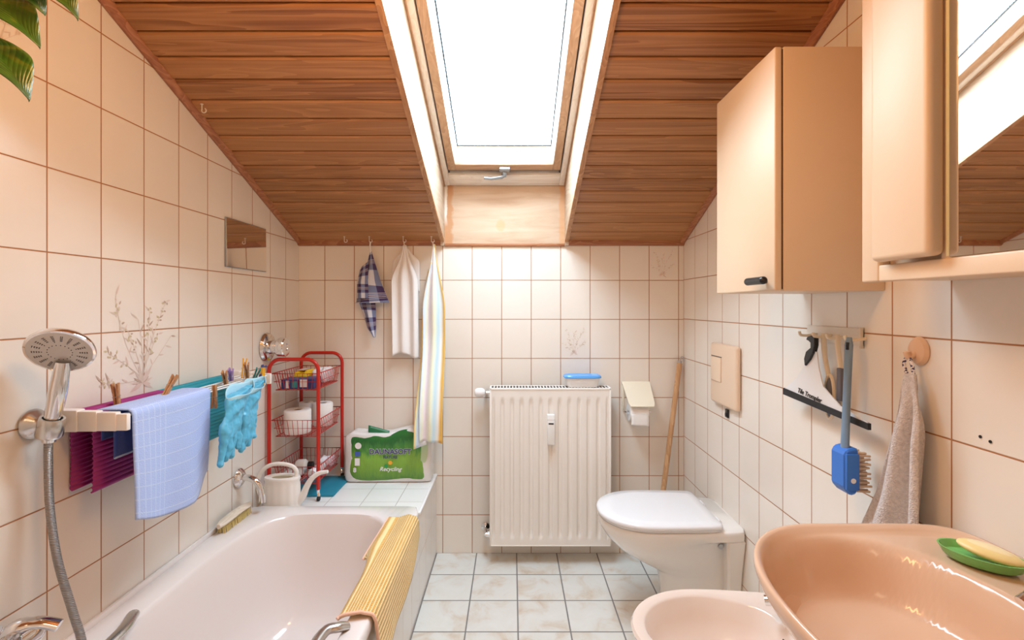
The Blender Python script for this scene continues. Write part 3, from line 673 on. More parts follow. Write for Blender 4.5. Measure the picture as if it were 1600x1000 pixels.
GXa, GXb = PX0 + .024, PX1 - .014
def gz(u, v):
    x = lerp(GXa, GXb, u); z0 = PZ0 + .010; z1 = pack_top(x) - .006 + .004 * math.sin(9 * u)
    z = lerp(z0, z1, v); return x, z
b = MB(); b.grid(lambda u, v: (lambda x, z: Vector((x, front_y(x, z), z)))(*gz(u, v)), 60, 24); b.build('green_print', gfilm(), pk, smooth=180)
def onpack(px, py, k=0): x = (px - 800) / 323; z = H(-(py - 477) / 323); return Matrix.Translation((x, front_y(x, z) - .003 - k * .0008, z)) @ Matrix.Rotation(PI / 2, 4, 'X')
def txtpart(nm, parent, items, m):
    b = MB()
    for (txt, px, py, size, shear, bold) in items:
        n = len(txt); w = size * .66
        b.text(txt, size, onpack(px, py, 1), shear=shear, bold=bold)
    b.build(nm, m, parent, smooth=0)
mnavy = M('navy lettering', (.05, .045, .16), .4); mw = M('white lettering', (.85, .86, .84), .4)
txtpart('lettering_halo', pk, [('DAUNASOFT', 611, 704.6, .034, 0, .0024)], M('pale halo print', (.62, .72, .64), .4))
b = MB(); b.text('DAUNASOFT', .034, onpack(611, 704.6, 2.5), bold=.0009); b.build('brand_lettering', mnavy, pk, smooth=0)
txtpart('nature_lettering', pk, [('NATURE', 611, 713.2, .018, 0, .0003)], mnavy)
txtpart('recycling_lettering', pk, [('Recycling', 611, 731.5, .028, .35, .0003)], mw)
txtpart('count_lettering', pk, [('8', 556, 733, .030, 0, .001)], mw)
b = MB()
def disc(px, py, r, k=1, n=18, sq=1): Mx = onpack(px, py, k); b.add([Mx @ Vector((r * math.cos(2 * PI * j / n), r * sq * math.sin(2 * PI * j / n), 0)) for j in range(n)], [tuple(range(n))])
disc(561.5, 695, .0155); b.build('round_seal', mw, pk, smooth=0); b = MB(); Mx = onpack(560, 720, 1); b.add([Mx @ Vector((x, y, 0)) for x, y in ((-.012, -.018), (.012, -.018), (.012, .018), (-.012, .018))], [(0, 1, 2, 3)]); b.build('white_seal', mw, pk, smooth=0)
b = MB(); Mx = onpack(560.5, 707.5, 1); b.add([Mx @ Vector((x, y, 0)) for x, y in ((-.012, -.011), (.012, -.011), (.012, .011), (-.012, .011))], [(0, 1, 2, 3)]); b.build('blue_seal', M('blue seal print', (.06, .12, .42), .4), pk, smooth=0)
b = MB(); disc(611, 721.5, .011, 1, 6); b.build('orange_flower', M('orange print', (.85, .42, .03), .4), pk, smooth=0)
b = MB(); disc(604.5, 726.5, .010, 1, 6); b.build('green_leaf', M('emerald print', (.02, .30, .06), .4), pk, smooth=0)
b = MB(); Mx = onpack(663.5, 702, .5)
b.add([Mx @ Vector((x, y, 0)) for x, y in [(.030 * math.cos(q) * (1 if math.cos(q) < 0 else .55), .062 * math.sin(q)) for q in [2 * PI * j / 28 for j in range(28)]]], [tuple(range(28))]); b.build('roll_picture', M('pale green roll print', (.48, .60, .36), .4), pk, smooth=0)
b = MB(); b.grid(lambda u, v: Vector((lerp(-.700, -.600, u), 2.375 - .006 * math.sin(v * 3) + .01 * u, H(-.605 - .030 * u + lerp(-.028, .020, v)))), 10, 4); b.build('carry_strap', M('dark green strap', (.015, .16, .06), .35), pk, smooth=180, mods=[solidify(.002)])
# ================================================================== drying rack and laundry
rk = thing('drying_rack', 'white wall-mounted drying rack hung with laundry on left wall', 'drying rack', (XL, 1.515, H(-.28)))
m_arm = M('rack arm plastic', (.83, .79, .76), .35)
for y in (1.168, 1.858):
    b = MB(); X = [(-1.0865, -1.035, .000, .0125), (-1.035, -.990, .003, .0105), (-.990, -.945, .006, .0085), (-.945, -.920, .010, .0065)]
    for x0, x1, dz, w in X: b.box(x0 - .001, x1, y - w, y + w, H(-.302 + dz * .2), H(-.250 - dz), bev=.0025)
    a = b.build('arm', m_arm, rk)
RODX = [-1.062, -1.036, -1.008, -.982, -.958, -.934]; RZ = H(-.268)
for x in RODX:
    b = MB(); b.tube([(x, 1.176, RZ), (x, 1.850, RZ)], .0026, 8); b.build('rod', m_white, rk)

# ribbed mat, purple half and teal half
def matcol():
    m, t, bs = nt('ribbed mat foam'); vec, c = xyz(t)
    st = mth(t, 'GREATER_THAN', c[1], 1.455 - 1.49)
    f = mth(t, 'ADD', mth(t, 'MULTIPLY', noise(t, vec, 40, 2), .3), .35)
    lk(t, mixc(t, st, (.31, .014, .17), (.010, .27, .35)), bs.inputs['Base Color']); bs.inputs['Roughness'].default_value = .6; return m
mt = thing('ribbed_mat', 'ribbed bath mat, purple half and teal half, folded over drying rack rods', 'mat', (-1.035, 1.49, H(-.26)))
prof = []
xb, xf, zt = -1.0765, -1.0270, H(-.259)
for k in range(31): prof.append((xb + .003, lerp(H(-.452), zt - .02, k / 30), -1, 0))
for k in range(1, 12): a = PI - PI * k / 12; prof.append(((xb + xf) / 2 + (xf - xb) / 2 * math.cos(a), zt - .02 + .018 * math.sin(a), math.cos(a), math.sin(a)))
for k in range(31): prof.append((xf - .004 * (k / 30), lerp(zt - .02, H(-.458), k / 30), 1, 0))
fine = []
for i in range(len(prof) - 1):
    for k in range(4): fine.append(tuple(lerp(a, q, k / 4) for a, q in zip(prof[i], prof[i + 1])))
fine.append(prof[-1]); n = len(fine)
b = MB()
def matp(u, v):
    i = min(n - 1, int(round(v * (n - 1)))); x, z, nx, nz = fine[i]; rp = .0045 * abs(math.sin(i / (n - 1) * PI * 36))
    return Vector((x + nx * rp, lerp(1.188, 1.775, u) + .003 * math.sin(v * 9), z + nz * rp))
b.grid(matp, 12, n - 1); b.build('mat_sheet', matcol(), mt, smooth=60, mods=[solidify(.0035, -1)])

def cloth_mat(name, fn, rough=.9, bmpn=True, bs=400, bd=.0006):
    m, t, bs_ = nt(name); vec, c = xyz(t); tc = node(t, 'ShaderNodeTexCoord'); sp_ = node(t, 'ShaderNodeSeparateXYZ'); lk(t, tc.outputs['UV'], sp_.inputs[0])
    col, hgt = fn(t, vec, sp_.outputs[0], sp_.outputs[1]); lk(t, col, bs_.inputs['Base Color']) if not isinstance(col, tuple) else setattr(bs_.inputs['Base Color'], 'default_value', (*col, 1))
    bs_.inputs['Roughness'].default_value = rough; bs_.inputs['Sheen Weight'].default_value = .15
    n_ = noise(t, vec, bs, 2)
    h = mth(t, 'ADD', n_, mth(t, 'MULTIPLY', hgt, 3)) if hgt is not None else n_
    bump(t, bs_, h, bd, 1); return m
# navy cloth
nv = thing('microfibre_cloth', 'dark blue cloth over the rack rods behind the pale blue towel', 'cloth', (-.985, 1.25, H(-.26)))
def drape(path, y0, y1, wob=0, end=None, start=None):
    P = [Vector((x, 0, z)) for x, z in path]; L = [0]
    for a, q in zip(P, P[1:]): L.append(L[-1] + (q - a).length)
    def f(u, v):
        d = v * L[-1]; i = max(j for j in range(len(L)) if L[j] <= d + 1e-9); i = min(i, len(P) - 2)
        p = P[i].lerp(P[i + 1], (d - L[i]) / (L[i + 1] - L[i])); y = lerp(y0, y1, u)
        w = wob * sst(.3, 1, v); p = p + Vector((w * math.sin(u * 8 + v * 2), 0, 0)); p.y = y
        if end: p = end(p, u, v)
        return p
    return f
b = MB(); b.grid(drape([(-1.0005, H(-.33)), (-1.0005, H(-.275)), (-.998, H(-.2625)), (-.989, H(-.2600)), (-.977, H(-.2600)), (-.972, H(-.264)), (-.970, H(-.275)), (-.970, H(-.372))], 1.186, 1.33), 16, 40)
b.build('cloth_sheet', cloth_mat('navy microfibre', lambda t, vec, u, v: ((.035, .065, .26), None), bs=300), nv, smooth=180, mods=[solidify(.003)])
b = MB(); b.tube([(-.9695, 1.187, H(-.373)), (-.9695, 1.329, H(-.373))], .0028, 6); b.build('hem', M('pale blue hem', (.40, .52, .74), .8), nv)
# pale blue waffle towel
def waffle(t, vec, u, v):
    def ln(q, n, w):
        f = mth(t, 'FRACT', mth(t, 'MULTIPLY', q, n)); return mth(t, 'LESS_THAN', mth(t, 'ABSOLUTE', mth(t, 'SUBTRACT', f, .5)), w)
    a = ln(v, 11, .055); bq = mth(t, 'MULTIPLY', ln(u, 15, .10), mth(t, 'LESS_THAN', u, .42)); msk = mth(t, 'MAXIMUM', a, bq)
    band = mth(t, 'MULTIPLY', mth(t, 'SUBTRACT', noise(t, vec, 25, 2), .5), .5)
    return mixc(t, mth(t, 'ADD', mth(t, 'MULTIPLY', msk, .6), band), (.40, .53, .88), (.56, .68, .94)), msk
bt = thing('blue_towel', 'pale blue waffle towel hung over the drying rack', 'towel', (-.96, 1.345, H(-.25)))
def tend(p, u, v):
    if v > .2:
        k = (v - .2) / .8; p.y += .012 * k * (u - .5) * -1
        p.z += k * (-.045 * math.sin(u * PI * .8) + .050 * sst(.72, 1, u)) ; p.x += .004 * math.sin(u * 11) * k - .003 * k
    return p
b = MB(); b.grid(drape([(-1.012, H(-.2555)), (-.99, H(-.2545)), (-.96, H(-.2545)), (-.936, H(-.2550)), (-.929, H(-.258)), (-.9255, H(-.266)), (-.925, H(-.29)), (-.923, H(-.40)), (-.922, H(-.526))], 1.186, 1.492, .003, tend), 44, 60)
b.build('towel_sheet', cloth_mat('blue waffle towel', waffle, bs=350, bd=.0012), bt, smooth=180, mods=[solidify(.0032)])

# rubber gloves
m_glove = M('turquoise rubber', (.10, .44, .66), .3, var=.05, bmp=.003, bs=26)
m_cuff = M('pale turquoise inside', (.40, .68, .80), .4)
tx_ = bpy.data.textures.new('rubber folds', 'CLOUDS'); tx_.noise_scale = .035
def crumple(o):
    m = o.modifiers.new('folds', 'DISPLACE'); m.texture = tx_; m.strength = .014; m.mid_level = .5; m.texture_coords = 'GLOBAL'
def glove(label, cuff, palm, tips, thumb, x, wd):
    t = thing('rubber_glove', label, 'glove', (x, cuff[0], cuff[1]), 'turquoise rubber gloves on the drying rack')
    b = MB()
    def oval_ring(y, z, hw, th, tilt=0, cr=0): return [Vector((x + th * math.sin(a) + cr * math.sin(3 * a), y + hw * math.cos(a), z + tilt * math.cos(a))) for a in [2 * PI * k / 24 for k in range(24)]]
    c, p = cuff, palm; rings = []
    for k in range(9):
        q = k / 8; rings.append(oval_ring(lerp(c[0], p[0], q), lerp(c[1], p[1], q), lerp(wd * 1.12, wd * .88, sst(0, .7, q)) , lerp(.016, .012, q), .012 * (1 - q), .0022 * math.sin(q * 9)))
    rings.append(oval_ring(p[0], p[1] - .03, wd * .80, .012)); rings.append(oval_ring(p[0], p[1] - .042, wd * .5, .008)); b.ring(rings)
    for i, (y, z) in enumerate(tips):
        f = (i - (len(tips) - 1) / 2) / 1.5; y0 = p[0] + f * wd * .60; z0 = p[1] - .022
        b.tube(spline([(x, y0, z0 + .03), (x, y0, z0), (x + .003 * math.sin(i * 2), lerp(y0, y, .5) + .003, lerp(z0, z, .5)), (x + .004 * math.cos(i * 2), y, z + .008)], 5), [.0115] * 6 + [.0112] * 6 + [.010] * 4, 12)
        b.ball((x + .004 * math.cos(i * 2), y, z + .009), .0100, n=12)
    if thumb:
        (y, z) = thumb; sg = -1 if y < p[0] else 1
        b.tube(spline([(x, p[0] + sg * wd * .3, p[1] + .02), (x + .012, p[0] + sg * wd * .75, p[1] - .012), (x + .016, y, z)], 6), [.014] * 6 + [.0115] * 7, 12); b.ball((x + .016, y, z), .0115, n=12)
    b.build('glove_hand', m_glove, t, mods=[remesh(.0028), crumple])
    b = MB(); b.grid(lambda u, v: (lambda a: Vector((x + (.0195 + .004 * v) * math.sin(a), c[0] + wd * 1.14 * math.cos(a), c[1] + .012 * math.cos(a) + lerp(-.014, .006 + .014 * -math.sin(a) + .006 * math.sin(3 * a + 1), v))))(2 * PI * u), 36, 4)
    b.build('cuff_edge', m_cuff, t, smooth=180, mods=[solidify(.002)])
glove('turquoise rubber glove pegged nearer the blue towel', (1.562, H(-.274)), (1.510, H(-.368)), [(1.448, H(-.484)), (1.480, H(-.478)), (1.512, H(-.476)), (1.543, H(-.458))], None, -.872, .062)
glove('turquoise rubber glove pegged nearer the red trolley', (1.712, H(-.280)), (1.672, H(-.375)), [(1.615, H(-.492)), (1.640, H(-.490)), (1.668, H(-.486)), (1.694, H(-.462))], None, -.905, .053)

# clothes pegs
m_pegw = wood('peg wood', 2, [(.2, (.34, .14, .05)), (.5, (.50, .25, .10)), (.8, (.60, .34, .16))], 120, 8)
def peg(label, m, metal=True, long=.072, group='clothes pegs on the drying rack'):
    t = thing('clothes_peg', label, 'clothes peg', (0, 0, 0), group)
    for s in (-1, 1):
        b = MB(); prof = [(s * .0012, -.5), (s * .0050, -.5), (s * .0058, -.1), (s * .0056, .05), (s * .0082, .5), (s * .0036, .5), (s * .0016, .05), (s * .0012, -.1)]
        b.prism(prof, lambda a, z, d: (a, d - .0065, z * long), .013); b.build('jaw', m, t)
    if metal:
        b = MB(); b.tube([(-.007, -.0055, 0), (-.007, .0055, 0), (.007, .0055, .002), (.007, -.0055, .002), (-.007, -.0055, 0)], .0012, 6); b.build('spring', m_metal, t)
    return t
pw = peg('wooden clothes peg upright on purple part of mat', m_pegw); pw.location = (-1.026, 1.262, H(-.238)); pw.rotation_euler = (.12, -.05, .3)
WPG = [((-.985, 1.40, H(-.232)), (-.75, .15, .2), 'wooden clothes peg leaning to the left over top of blue towel'), ((-.930, 1.520, H(-.285)), (.05, PI, .2), 'wooden clothes peg hanging down between blue towel and glove'),
       ((-.958, 1.625, H(-.245)), (.75, .1, .3), 'wooden clothes peg leaning right above the nearer glove'), ((-.940, 1.725, H(-.232)), (.65, .1, .3), 'wooden clothes peg on cuff of glove nearer the trolley')]
for loc, rot, lab in WPG: dup(pw, loc, rot, lab)
m_py = M('yellow plastic peg', (.85, .45, .02), .35)
py = peg('yellow clothes peg standing upright above the gloves', m_py); py.location = (-.962, 1.745, H(-.226)); py.rotation_euler = (0, .1, .5)
dup(py, (-.930, 1.812, H(-.268)), (.05, PI + .12, 1.2), 'yellow clothes peg hanging at far end of the rack')
pt = peg('teal clothes peg near far rack arm', M('teal plastic peg', (.01, .22, .22), .35)); pt.location = (-.945, 1.790, H(-.262)); pt.rotation_euler = (.5, .3, .6)
pb = peg('blue clothes peg at tip of far rack arm', M('blue plastic peg', (.03, .06, .30), .35)); pb.location = (-.934, 1.815, H(-.258)); pb.rotation_euler = (-.3, .4, .9)
pl = peg('lilac clothes peg behind the wooden ones', M('lilac plastic peg', (.36, .24, .52), .35)); pl.location = (-.982, 1.70, H(-.245)); pl.rotation_euler = (.8, .3, .2)

# waffle towel over the tub edge
yt = thing('woven_mat', 'yellow open-weave mat draped over the right tub edge', 'mat', (-.39, 1.57, ZT))
def ypath(u):
    """cross section at u along the edge (0 near, 1 far): from inside the tub, over the rim, down the outside"""
    ins = .006 + .060 * math.exp(-((u - .70) / .13) ** 2); out = lerp(.150, .05, sst(.45, 1, u)); return ins, out
def yfn(u, v):
    ins, out = ypath(u); y = lerp(1.285, 1.875, u) + .018 * (v - .5) * (1 - u) * 2
    if u > .9: y += .012 * math.sin(v * PI) * (u - .9) * 10
    pts = [(-.452 - .022 * sst(.3, .7, u) - ins * .62, ZT + .012 - ins * .95), (-.452 - .022 * sst(.3, .7, u), ZT + .008), (-.438, ZT + .0055 + .008 * sst(.9, .4, u)), (-.400, ZT + .0055 + .010), (-.368, ZT + .006), (-.3605, ZT - .012), (-.356, ZT - .012 - out)]
    ln = [0, .17, .21, .42, .56, .62, 1.0]; d = v; i = min(max(j for j in range(len(ln)) if ln[j] <= d + 1e-9), len(pts) - 2); k = (d - ln[i]) / (ln[i + 1] - ln[i])
    x, z = lerp(pts[i][0], pts[i + 1][0], k), lerp(pts[i][1], pts[i + 1][1], k)
    if v > .62: x += (.004 + .006 * math.sin(u * 9 + 1)) * (v - .62) * 2.4
    return Vector((x, y, z))
def ycol(t, vec, u, v):
    a = mth(t, 'ABSOLUTE', mth(t, 'SINE', mth(t, 'MULTIPLY', v, PI * 24))); c = mth(t, 'ABSOLUTE', mth(t, 'SINE', mth(t, 'MULTIPLY', u, PI * 74)))
    hole = mth(t, 'MULTIPLY', mth(t, 'GREATER_THAN', c, .45), mth(t, 'LESS_THAN', a, .75))
    nz = mth(t, 'MULTIPLY', mth(t, 'SUBTRACT', noise(t, vec, 14, 2), .5), .5)
    return mixc(t, mth(t, 'ADD', mth(t, 'MULTIPLY', hole, .95), nz), (.92, .72, .36), (.74, .36, .04)), mth(t, 'MULTIPLY', mth(t, 'SUBTRACT', 1, hole), mth(t, 'ADD', a, .3))
b = MB(); b.grid(yfn, 72, 48); b.build('mat_sheet', cloth_mat('yellow open weave', ycol, bs=200, bd=.0022), yt, smooth=180, mods=[solidify(.005, 1)])
b = MB(); b.tube([yfn(0, k / 40) + Vector((0, -.001, .002)) for k in range(41)], .0045, 8); b.build('hem', M('pale peach hem', (.86, .56, .42), .8), yt)
b = MB(); b.tube([yfn(lerp(.62, 1, k / 30), 0) for k in range(31)], .0035, 8); b.build('hem', M('pale peach hem inside', (.86, .56, .42), .8), yt)

# ================================================================== ceiling hooks and towels on the back wall
def hook(x, y, label, group, loc2=None):
    z = H(ceil_h(y)); t = thing('cup_hook', label, 'hook', (x, y, z), group); b = MB()
    b.tube([(x, y, z + .004), (x, y, z - .014)] + arc3((x + .007, y, z - .022), .0075, PI * .85, PI * 2.35, 12, (1, 0, 0), (0, 0, 1)), .0016, 8); b.build('hook_wire', m_hook, t)
    b = MB(); b.lathe([(0, 0), (.005, 0), (.005, -.0015), (0, -.0015)], (x, y, z - .0002), (0, 0, 1), 14); b.build('collar', m_hook, t); return t
m_hook = M('white hook', (.75, .70, .62), .4)
HK = []
hook(-1.033, 1.62, 'lone white cup hook screwed into the sloping boards above the small mirror', None)
for px, lab in ((538, 'empty cup hook in the boards left of the checked towel'), (577, 'cup hook carrying the checked towel'), (630, 'cup hook carrying the white towel'), (674, 'cup hook carrying the striped towel')):
    HK.append(hook((px - 800) / 760 * 2.42, 2.42, lab, 'cup hooks along the foot of the slope'))
HZ = H(ceil_h(2.42)) - .028
# 1 checked towel
def check(t, vec, u, v):
    def st(q, n, a, c): f = mth(t, 'FRACT', mth(t, 'MULTIPLY', q, n)); return mth(t, 'MULTIPLY', mth(t, 'GREATER_THAN', f, a), mth(t, 'LESS_THAN', f, c))
    d1 = st(u, 1.7, .25, .75); d2 = st(v, 2.0, .12, .66); thin = mth(t, 'MAXIMUM', st(mth(t, 'ADD', v, .0), 42, .5, .8), 0); thinb = mth(t, 'MULTIPLY', thin, st(v, 2.0, .30, .46))
    s_ = mth(t, 'MULTIPLY', mth(t, 'ADD', d1, d2), .5)
    col = ramp(t, s_, [(0, (.60, .60, .66)), (.3, (.60, .60, .66)), (.45, (.17, .20, .34)), (.6, (.17, .20, .34)), (.75, (.045, .022, .085)), (1, (.045, .022, .085))])
    return mixc(t, mth(t, 'MULTIPLY', thinb, .8), col, (.70, .64, .68)), None
X1 = (577 - 800) / 760 * 2.42 + .006
ct = thing('checked_towel', 'small navy and white checked towel on the back wall', 'towel', (X1, 2.425, HZ))
m_chk = cloth_mat('checked cotton', check, bs=250)
def leaf_sheet(left, right, y, fold, zt=0):
    """sheet between two outlines (lists of (x, z) measured down from the hook)"""
    def ev(o, v):
        i = min(int(v * (len(o) - 1)), len(o) - 2); k = v * (len(o) - 1) - i; return lerp(o[i][0], o[i + 1][0], k), lerp(o[i][1], o[i + 1][1], k)
    def f(u, v):
        a, c = ev(left, v), ev(right, v); x, z = lerp(a[0], c[0], u), lerp(a[1], c[1], u)
        return Vector((X1 + x, y + fold * math.sin(u * 7 + v * 3) * min(1, v * 3) - .012 * math.sin(u * PI) * min(1, v * 2), HZ - z))
    return f
b = MB(); b.grid(leaf_sheet([(-.004, .045), (-.022, .12), (-.058, .18), (-.072, .30), (-.080, .305)], [(.004, .045), (.022, .11), (.050, .20), (.085, .285), (.094, .300)], 2.425, .006), 26, 34)
b.build('upper_fold', m_chk, ct, smooth=180, mods=[solidify(.003)])
b = MB(); b.grid(leaf_sheet([(-.068, .285), (-.055, .325), (-.040, .36), (-.020, .43), (.012, .475)], [(.018, .285), (.020, .33), (.020, .36), (.022, .42), (.018, .475)], 2.440, .004), 20, 26)
b.build('lower_corner', m_chk, ct, smooth=180, mods=[solidify(.003)])
b = MB(); b.grid(leaf_sheet([(-.045, .13), (-.062, .20), (-.062, .28)], [(-.010, .10), (-.008, .2), (-.006, .28)], 2.405, .003), 12, 16)
b.build('front_fold', m_chk, ct, smooth=180, mods=[solidify(.003)])
b = MB(); b.tube([(X1, 2.420, HZ + .002), (X1 - .003, 2.422, HZ - .02), (X1, 2.424, HZ - .052)], .0035, 8); b.build('hanging_loop', M('white loop tape', (.78, .76, .72), .8), ct)
# 2 white towel
def hang(x0, y0, z0, L, w0, w1, folds, depth, skew=0, bot=None, ph=0, wmid=None, lean=0):
    def f(u, v):
        k = sst(0, .35, v); w = lerp(w0, w1, k) if wmid is None else lerp(lerp(w0, wmid, sst(0, .25, v)), w1, sst(.2, 1, v))
        x = x0 + (u - .5) * w + skew * v; y = y0 - depth * (.15 + .85 * k) * (.5 + .5 * math.cos(u * 2 * PI * folds + ph)) * (1 - .3 * v) + .006 * (u - .5)
        z = z0 - L * v + (0 if v > .08 else 0) - .5 * abs(u - .5) * w * (1 - k) * .6
        if bot: z += bot(u) * v
        y -= lean * sst(.45, .93, v)
        return Vector((x, y, z))
    return f
X2 = (630 - 800) / 760 * 2.42 + .006
wt = thing('white_towel', 'plain white towel hanging between checked and striped towels', 'towel', (X2, 2.43, HZ))
m_terryw = cloth_mat('white terry', lambda t, vec, u, v: ((.80, .77, .75), None), bs=260, bd=.0012)
b = MB(); b.grid(hang(X2 - .002, 2.440, HZ - .012, .555, .016, .128, 2.2, .026, .006, lambda u: .014 * math.sin(u * 5), .6), 40, 50); b.build('towel_sheet', m_terryw, wt, smooth=180, mods=[solidify(.004)])
b = MB(); b.grid(hang(X2 + .000, 2.462, HZ - .02, .20, .03, .135, 1.2, .010, .0, lambda u: -.03 * math.cos(u * 6)), 20, 20); b.build('rear_fold', m_terryw, wt, smooth=180, mods=[solidify(.004)])
b = MB(); b.tube([(X2 - .002, 2.421, HZ + .003), (X2 - .002, 2.425, HZ - .02)], .003, 8); b.build('hanging_loop', M('beige loop tape', (.70, .58, .46), .8), wt)
# 3 striped towel
X3 = (674 - 800) / 760 * 2.42 + .006
def pastel(t, vec, u, v):
    q = mth(t, 'ADD', u, mth(t, 'MULTIPLY', mth(t, 'SUBTRACT', noise(t, vec, 9, 2), .5), .10))
    q = mth(t, 'ADD', q, mth(t, 'MULTIPLY', v, .12))
    return ramp(t, q, [(.0, (.80, .58, .25)), (.07, (.62, .74, .88)), (.2, (.78, .80, .62)), (.32, (.80, .70, .78)), (.45, (.80, .77, .76)), (.58, (.82, .83, .60)), (.72, (.52, .72, .84)), (.88, (.80, .80, .78)), (1, (.82, .50, .12))]), None
st = thing('striped_towel', 'long pastel striped towel hanging rightmost on the back wall', 'towel', (X3, 2.43, HZ))
m_pas = cloth_mat('pastel terry', pastel, bs=260, bd=.0012)
b = MB(); b.grid(hang(X3 + .004, 2.435, HZ - .008, .955, .014, .108, 1.6, .030, .008, lambda u: .006 * math.sin(u * 5), 1.2, lean=.125), 44, 70); b.build('towel_sheet', m_pas, st, smooth=180, mods=[solidify(.004)])
m_pas2 = cloth_mat('pastel terry reverse', lambda t, vec, u, v: (ramp(t, mth(t, 'ADD', mth(t, 'MULTIPLY', u, 1.0), mth(t, 'MULTIPLY', noise(t, vec, 12, 2), .12)), [(.05, (.82, .46, .10)), (.16, (.80, .74, .40)), (.3, (.56, .72, .88)), (.6, (.74, .78, .86)), (1, (.8, .8, .8))]), None), bs=260, bd=.0012)
b = MB(); b.grid(hang(X3 - .022, 2.452, HZ - .13, .855, .014, .060, .7, .012, -.018, lambda u: .02 * (u - .5), lean=.145), 16, 50); b.build('rear_fold', m_pas2, st, smooth=180, mods=[solidify(.004)])
b = MB(); b.grid(lambda u, v: Vector((X3 - .006 - .052 * v * lerp(.55, 1, u) , 2.425 + .02 * v, HZ - .10 - .05 * u - .19 * v * lerp(.4, 1.0, u))), 10, 14); b.build('side_fold', m_pas2, st, smooth=180, mods=[solidify(.004)])
b = MB(); b.tube([(X3, 2.421, HZ + .003), (X3 + .002, 2.425, HZ - .014)], .003, 8); b.build('hanging_loop', M('rose loop tape', (.70, .50, .45), .8), st)
# ================================================================== radiator and its neighbours
rd = thing('radiator', 'white panel radiator mounted on the back wall under the skylight', 'radiator', (.186, 2.42, .09))
RX0, RX1, RZ0, RZ1, RYF, RYB = -.109, .482, H(-1.172), H(-.401), 2.362, 2.440
NR = 12; pw_ = (RX1 - RX0 - .03) / NR
def radf(u, v):
    x = lerp(RX0 + .006, RX1 - .006, u); z = lerp(RZ0 + .004, RZ1 - .012, v)
    k = sst(RZ0 + .034, RZ0 + .062, z) * sst(RZ1 - .048, RZ1 - .080, z)
    ph = ((x - RX0 - .015) / pw_) % 1.0; inside = 1 if RX0 + .015 < x < RX1 - .015 else 0
    g = sst(.40, .50, abs(ph - .5)) * 0 + sst(.26, .40, abs(ph - .5))
    return Vector((x, RYF + .002 + .0095 * (g * k) * inside + .004 * 0, z))
b = MB(); b.grid(radf, NR * 14, 60); b.build('front_panel', m_rad, rd, smooth=50)
b = MB(); b.box(RX0, RX1, RYF + .013, RYB, RZ0, RZ1 - .050, bev=.003); b.box(RX0, RX1, RYF + .013, RYF + .018, RZ0, RZ1 - .004); b.box(RX0, RX1, RYB - .005, RYB, RZ0, RZ1 - .004); b.box(RX0, RX0 + .008, RYF, RYB, RZ0, RZ1, bev=.002); b.box(RX1 - .008, RX1, RYF, RYB, RZ0, RZ1, bev=.002)
b.box(RX0, RX1, RYF, RYF + .014, RZ0, RZ0 + .006, bev=.002); b.build('side_panels', m_rad, rd)
b = MB(); b.box(RX0 + .008, RX1 - .008, RYF + .008, RYB - .004, RZ1 - .049, RZ1 - .046); b.box(RX0 + .008, RX1 - .008, RYB - .0085, RYB - .0052, RZ1 - .047, RZ1 - .004); b.build('grille_shade', m_radtop, rd, smooth=0)  # dark liner added so the grille slots look shaded
b = MB(); n = 38
b.box(RX0, RX1, RYF, RYF + .014, RZ1 - .013, RZ1 - .001, bev=.003); b.box(RX0, RX1, RYB - .006, RYB, RZ1 - .013, RZ1, bev=.001)
for k in range(n + 1): x = lerp(RX0 + .006, RX1 - .006, k / n); b.box(x - .0024, x + .0024, RYF + .01, RYB - .004, RZ1 - .0035, RZ1 - .0012)
b.build('top_grille', m_rad, rd)
for x in (RX0 + .1, RX1 - .1):
    b = MB(); b.box(x - .015, x + .015, RYB - .002, YB - .0005, RZ1 - .14, RZ1 - .10, bev=.002); b.build('wall_bracket', m_rad, rd)
hm = b = MB(); b.box(.170, .206, RYF - .024, RYF + .004, H(-.672), H(-.527), bev=.004); hmo = b.build('heat_meter', m_white, rd)
b = MB(); b.box(.176, .200, RYF - .0248, RYF - .02, H(-.5735), H(-.5665)); b.build('meter_display', m_black, hmo, smooth=0)
b = MB(); b.box(.170, .206, RYF - .0243, RYF - .02, H(-.552), H(-.5508)); b.build('meter_seam', M('grey seam', (.4, .4, .4), .5), hmo, smooth=0)
b = MB(); b.tube([(RX0, 2.405, H(-.432)), (-.128, 2.405, H(-.432))], .009, 12); b.tube([(-.128, 2.405, H(-.432)), (-.128, YB - .004, H(-.432))], .008, 12); vb = b.build('thermostat_valve', m_chrome, rd)
b = MB(); b.lathe([(0, 0), (.014, 0), (.021, .008), (.023, .02), (.021, .040), (.014, .048), (0, .049)], (-.135, 2.402, H(-.430)), (-1, -.12, 0), 14); b.build('valve_knob', M('clear white knob', (.84, .84, .86), .15), vb)
b = MB(); b.tube([(RX0, 2.41, H(-1.136)), (-.130, 2.41, H(-1.136))], .011, 14); b.tube([(-.130, 2.41, H(-1.136)), (-.135, 2.43, H(-1.128)), (-.135, YB - .006, H(-1.1275))], .010, 14)
b.lathe([(0, 0), (.022, 0), (.022, .005), (.012, .01), (0, .01)], (-.135, YB - .001, H(-1.1275)), (0, -1, 0), 20); b.lathe([(0, 0), (.014, 0), (.014, .016), (0, .016)], (-.122, 2.41, H(-1.136)), (1, 0, 0), 6); b.build('return_valve', m_chrome, rd)
fb = thing('food_box', 'clear plastic food box with a blue lid standing on the radiator', 'box', (.346, 2.402, RZ1))
def rr_(cx_, cy_, a, bq, z, n=5, N=48): return [Vector((x, y, z)) for x, y in sup(a, bq, n, N, cx_, cy_)]
b = MB(); z0 = RZ1 + .0008
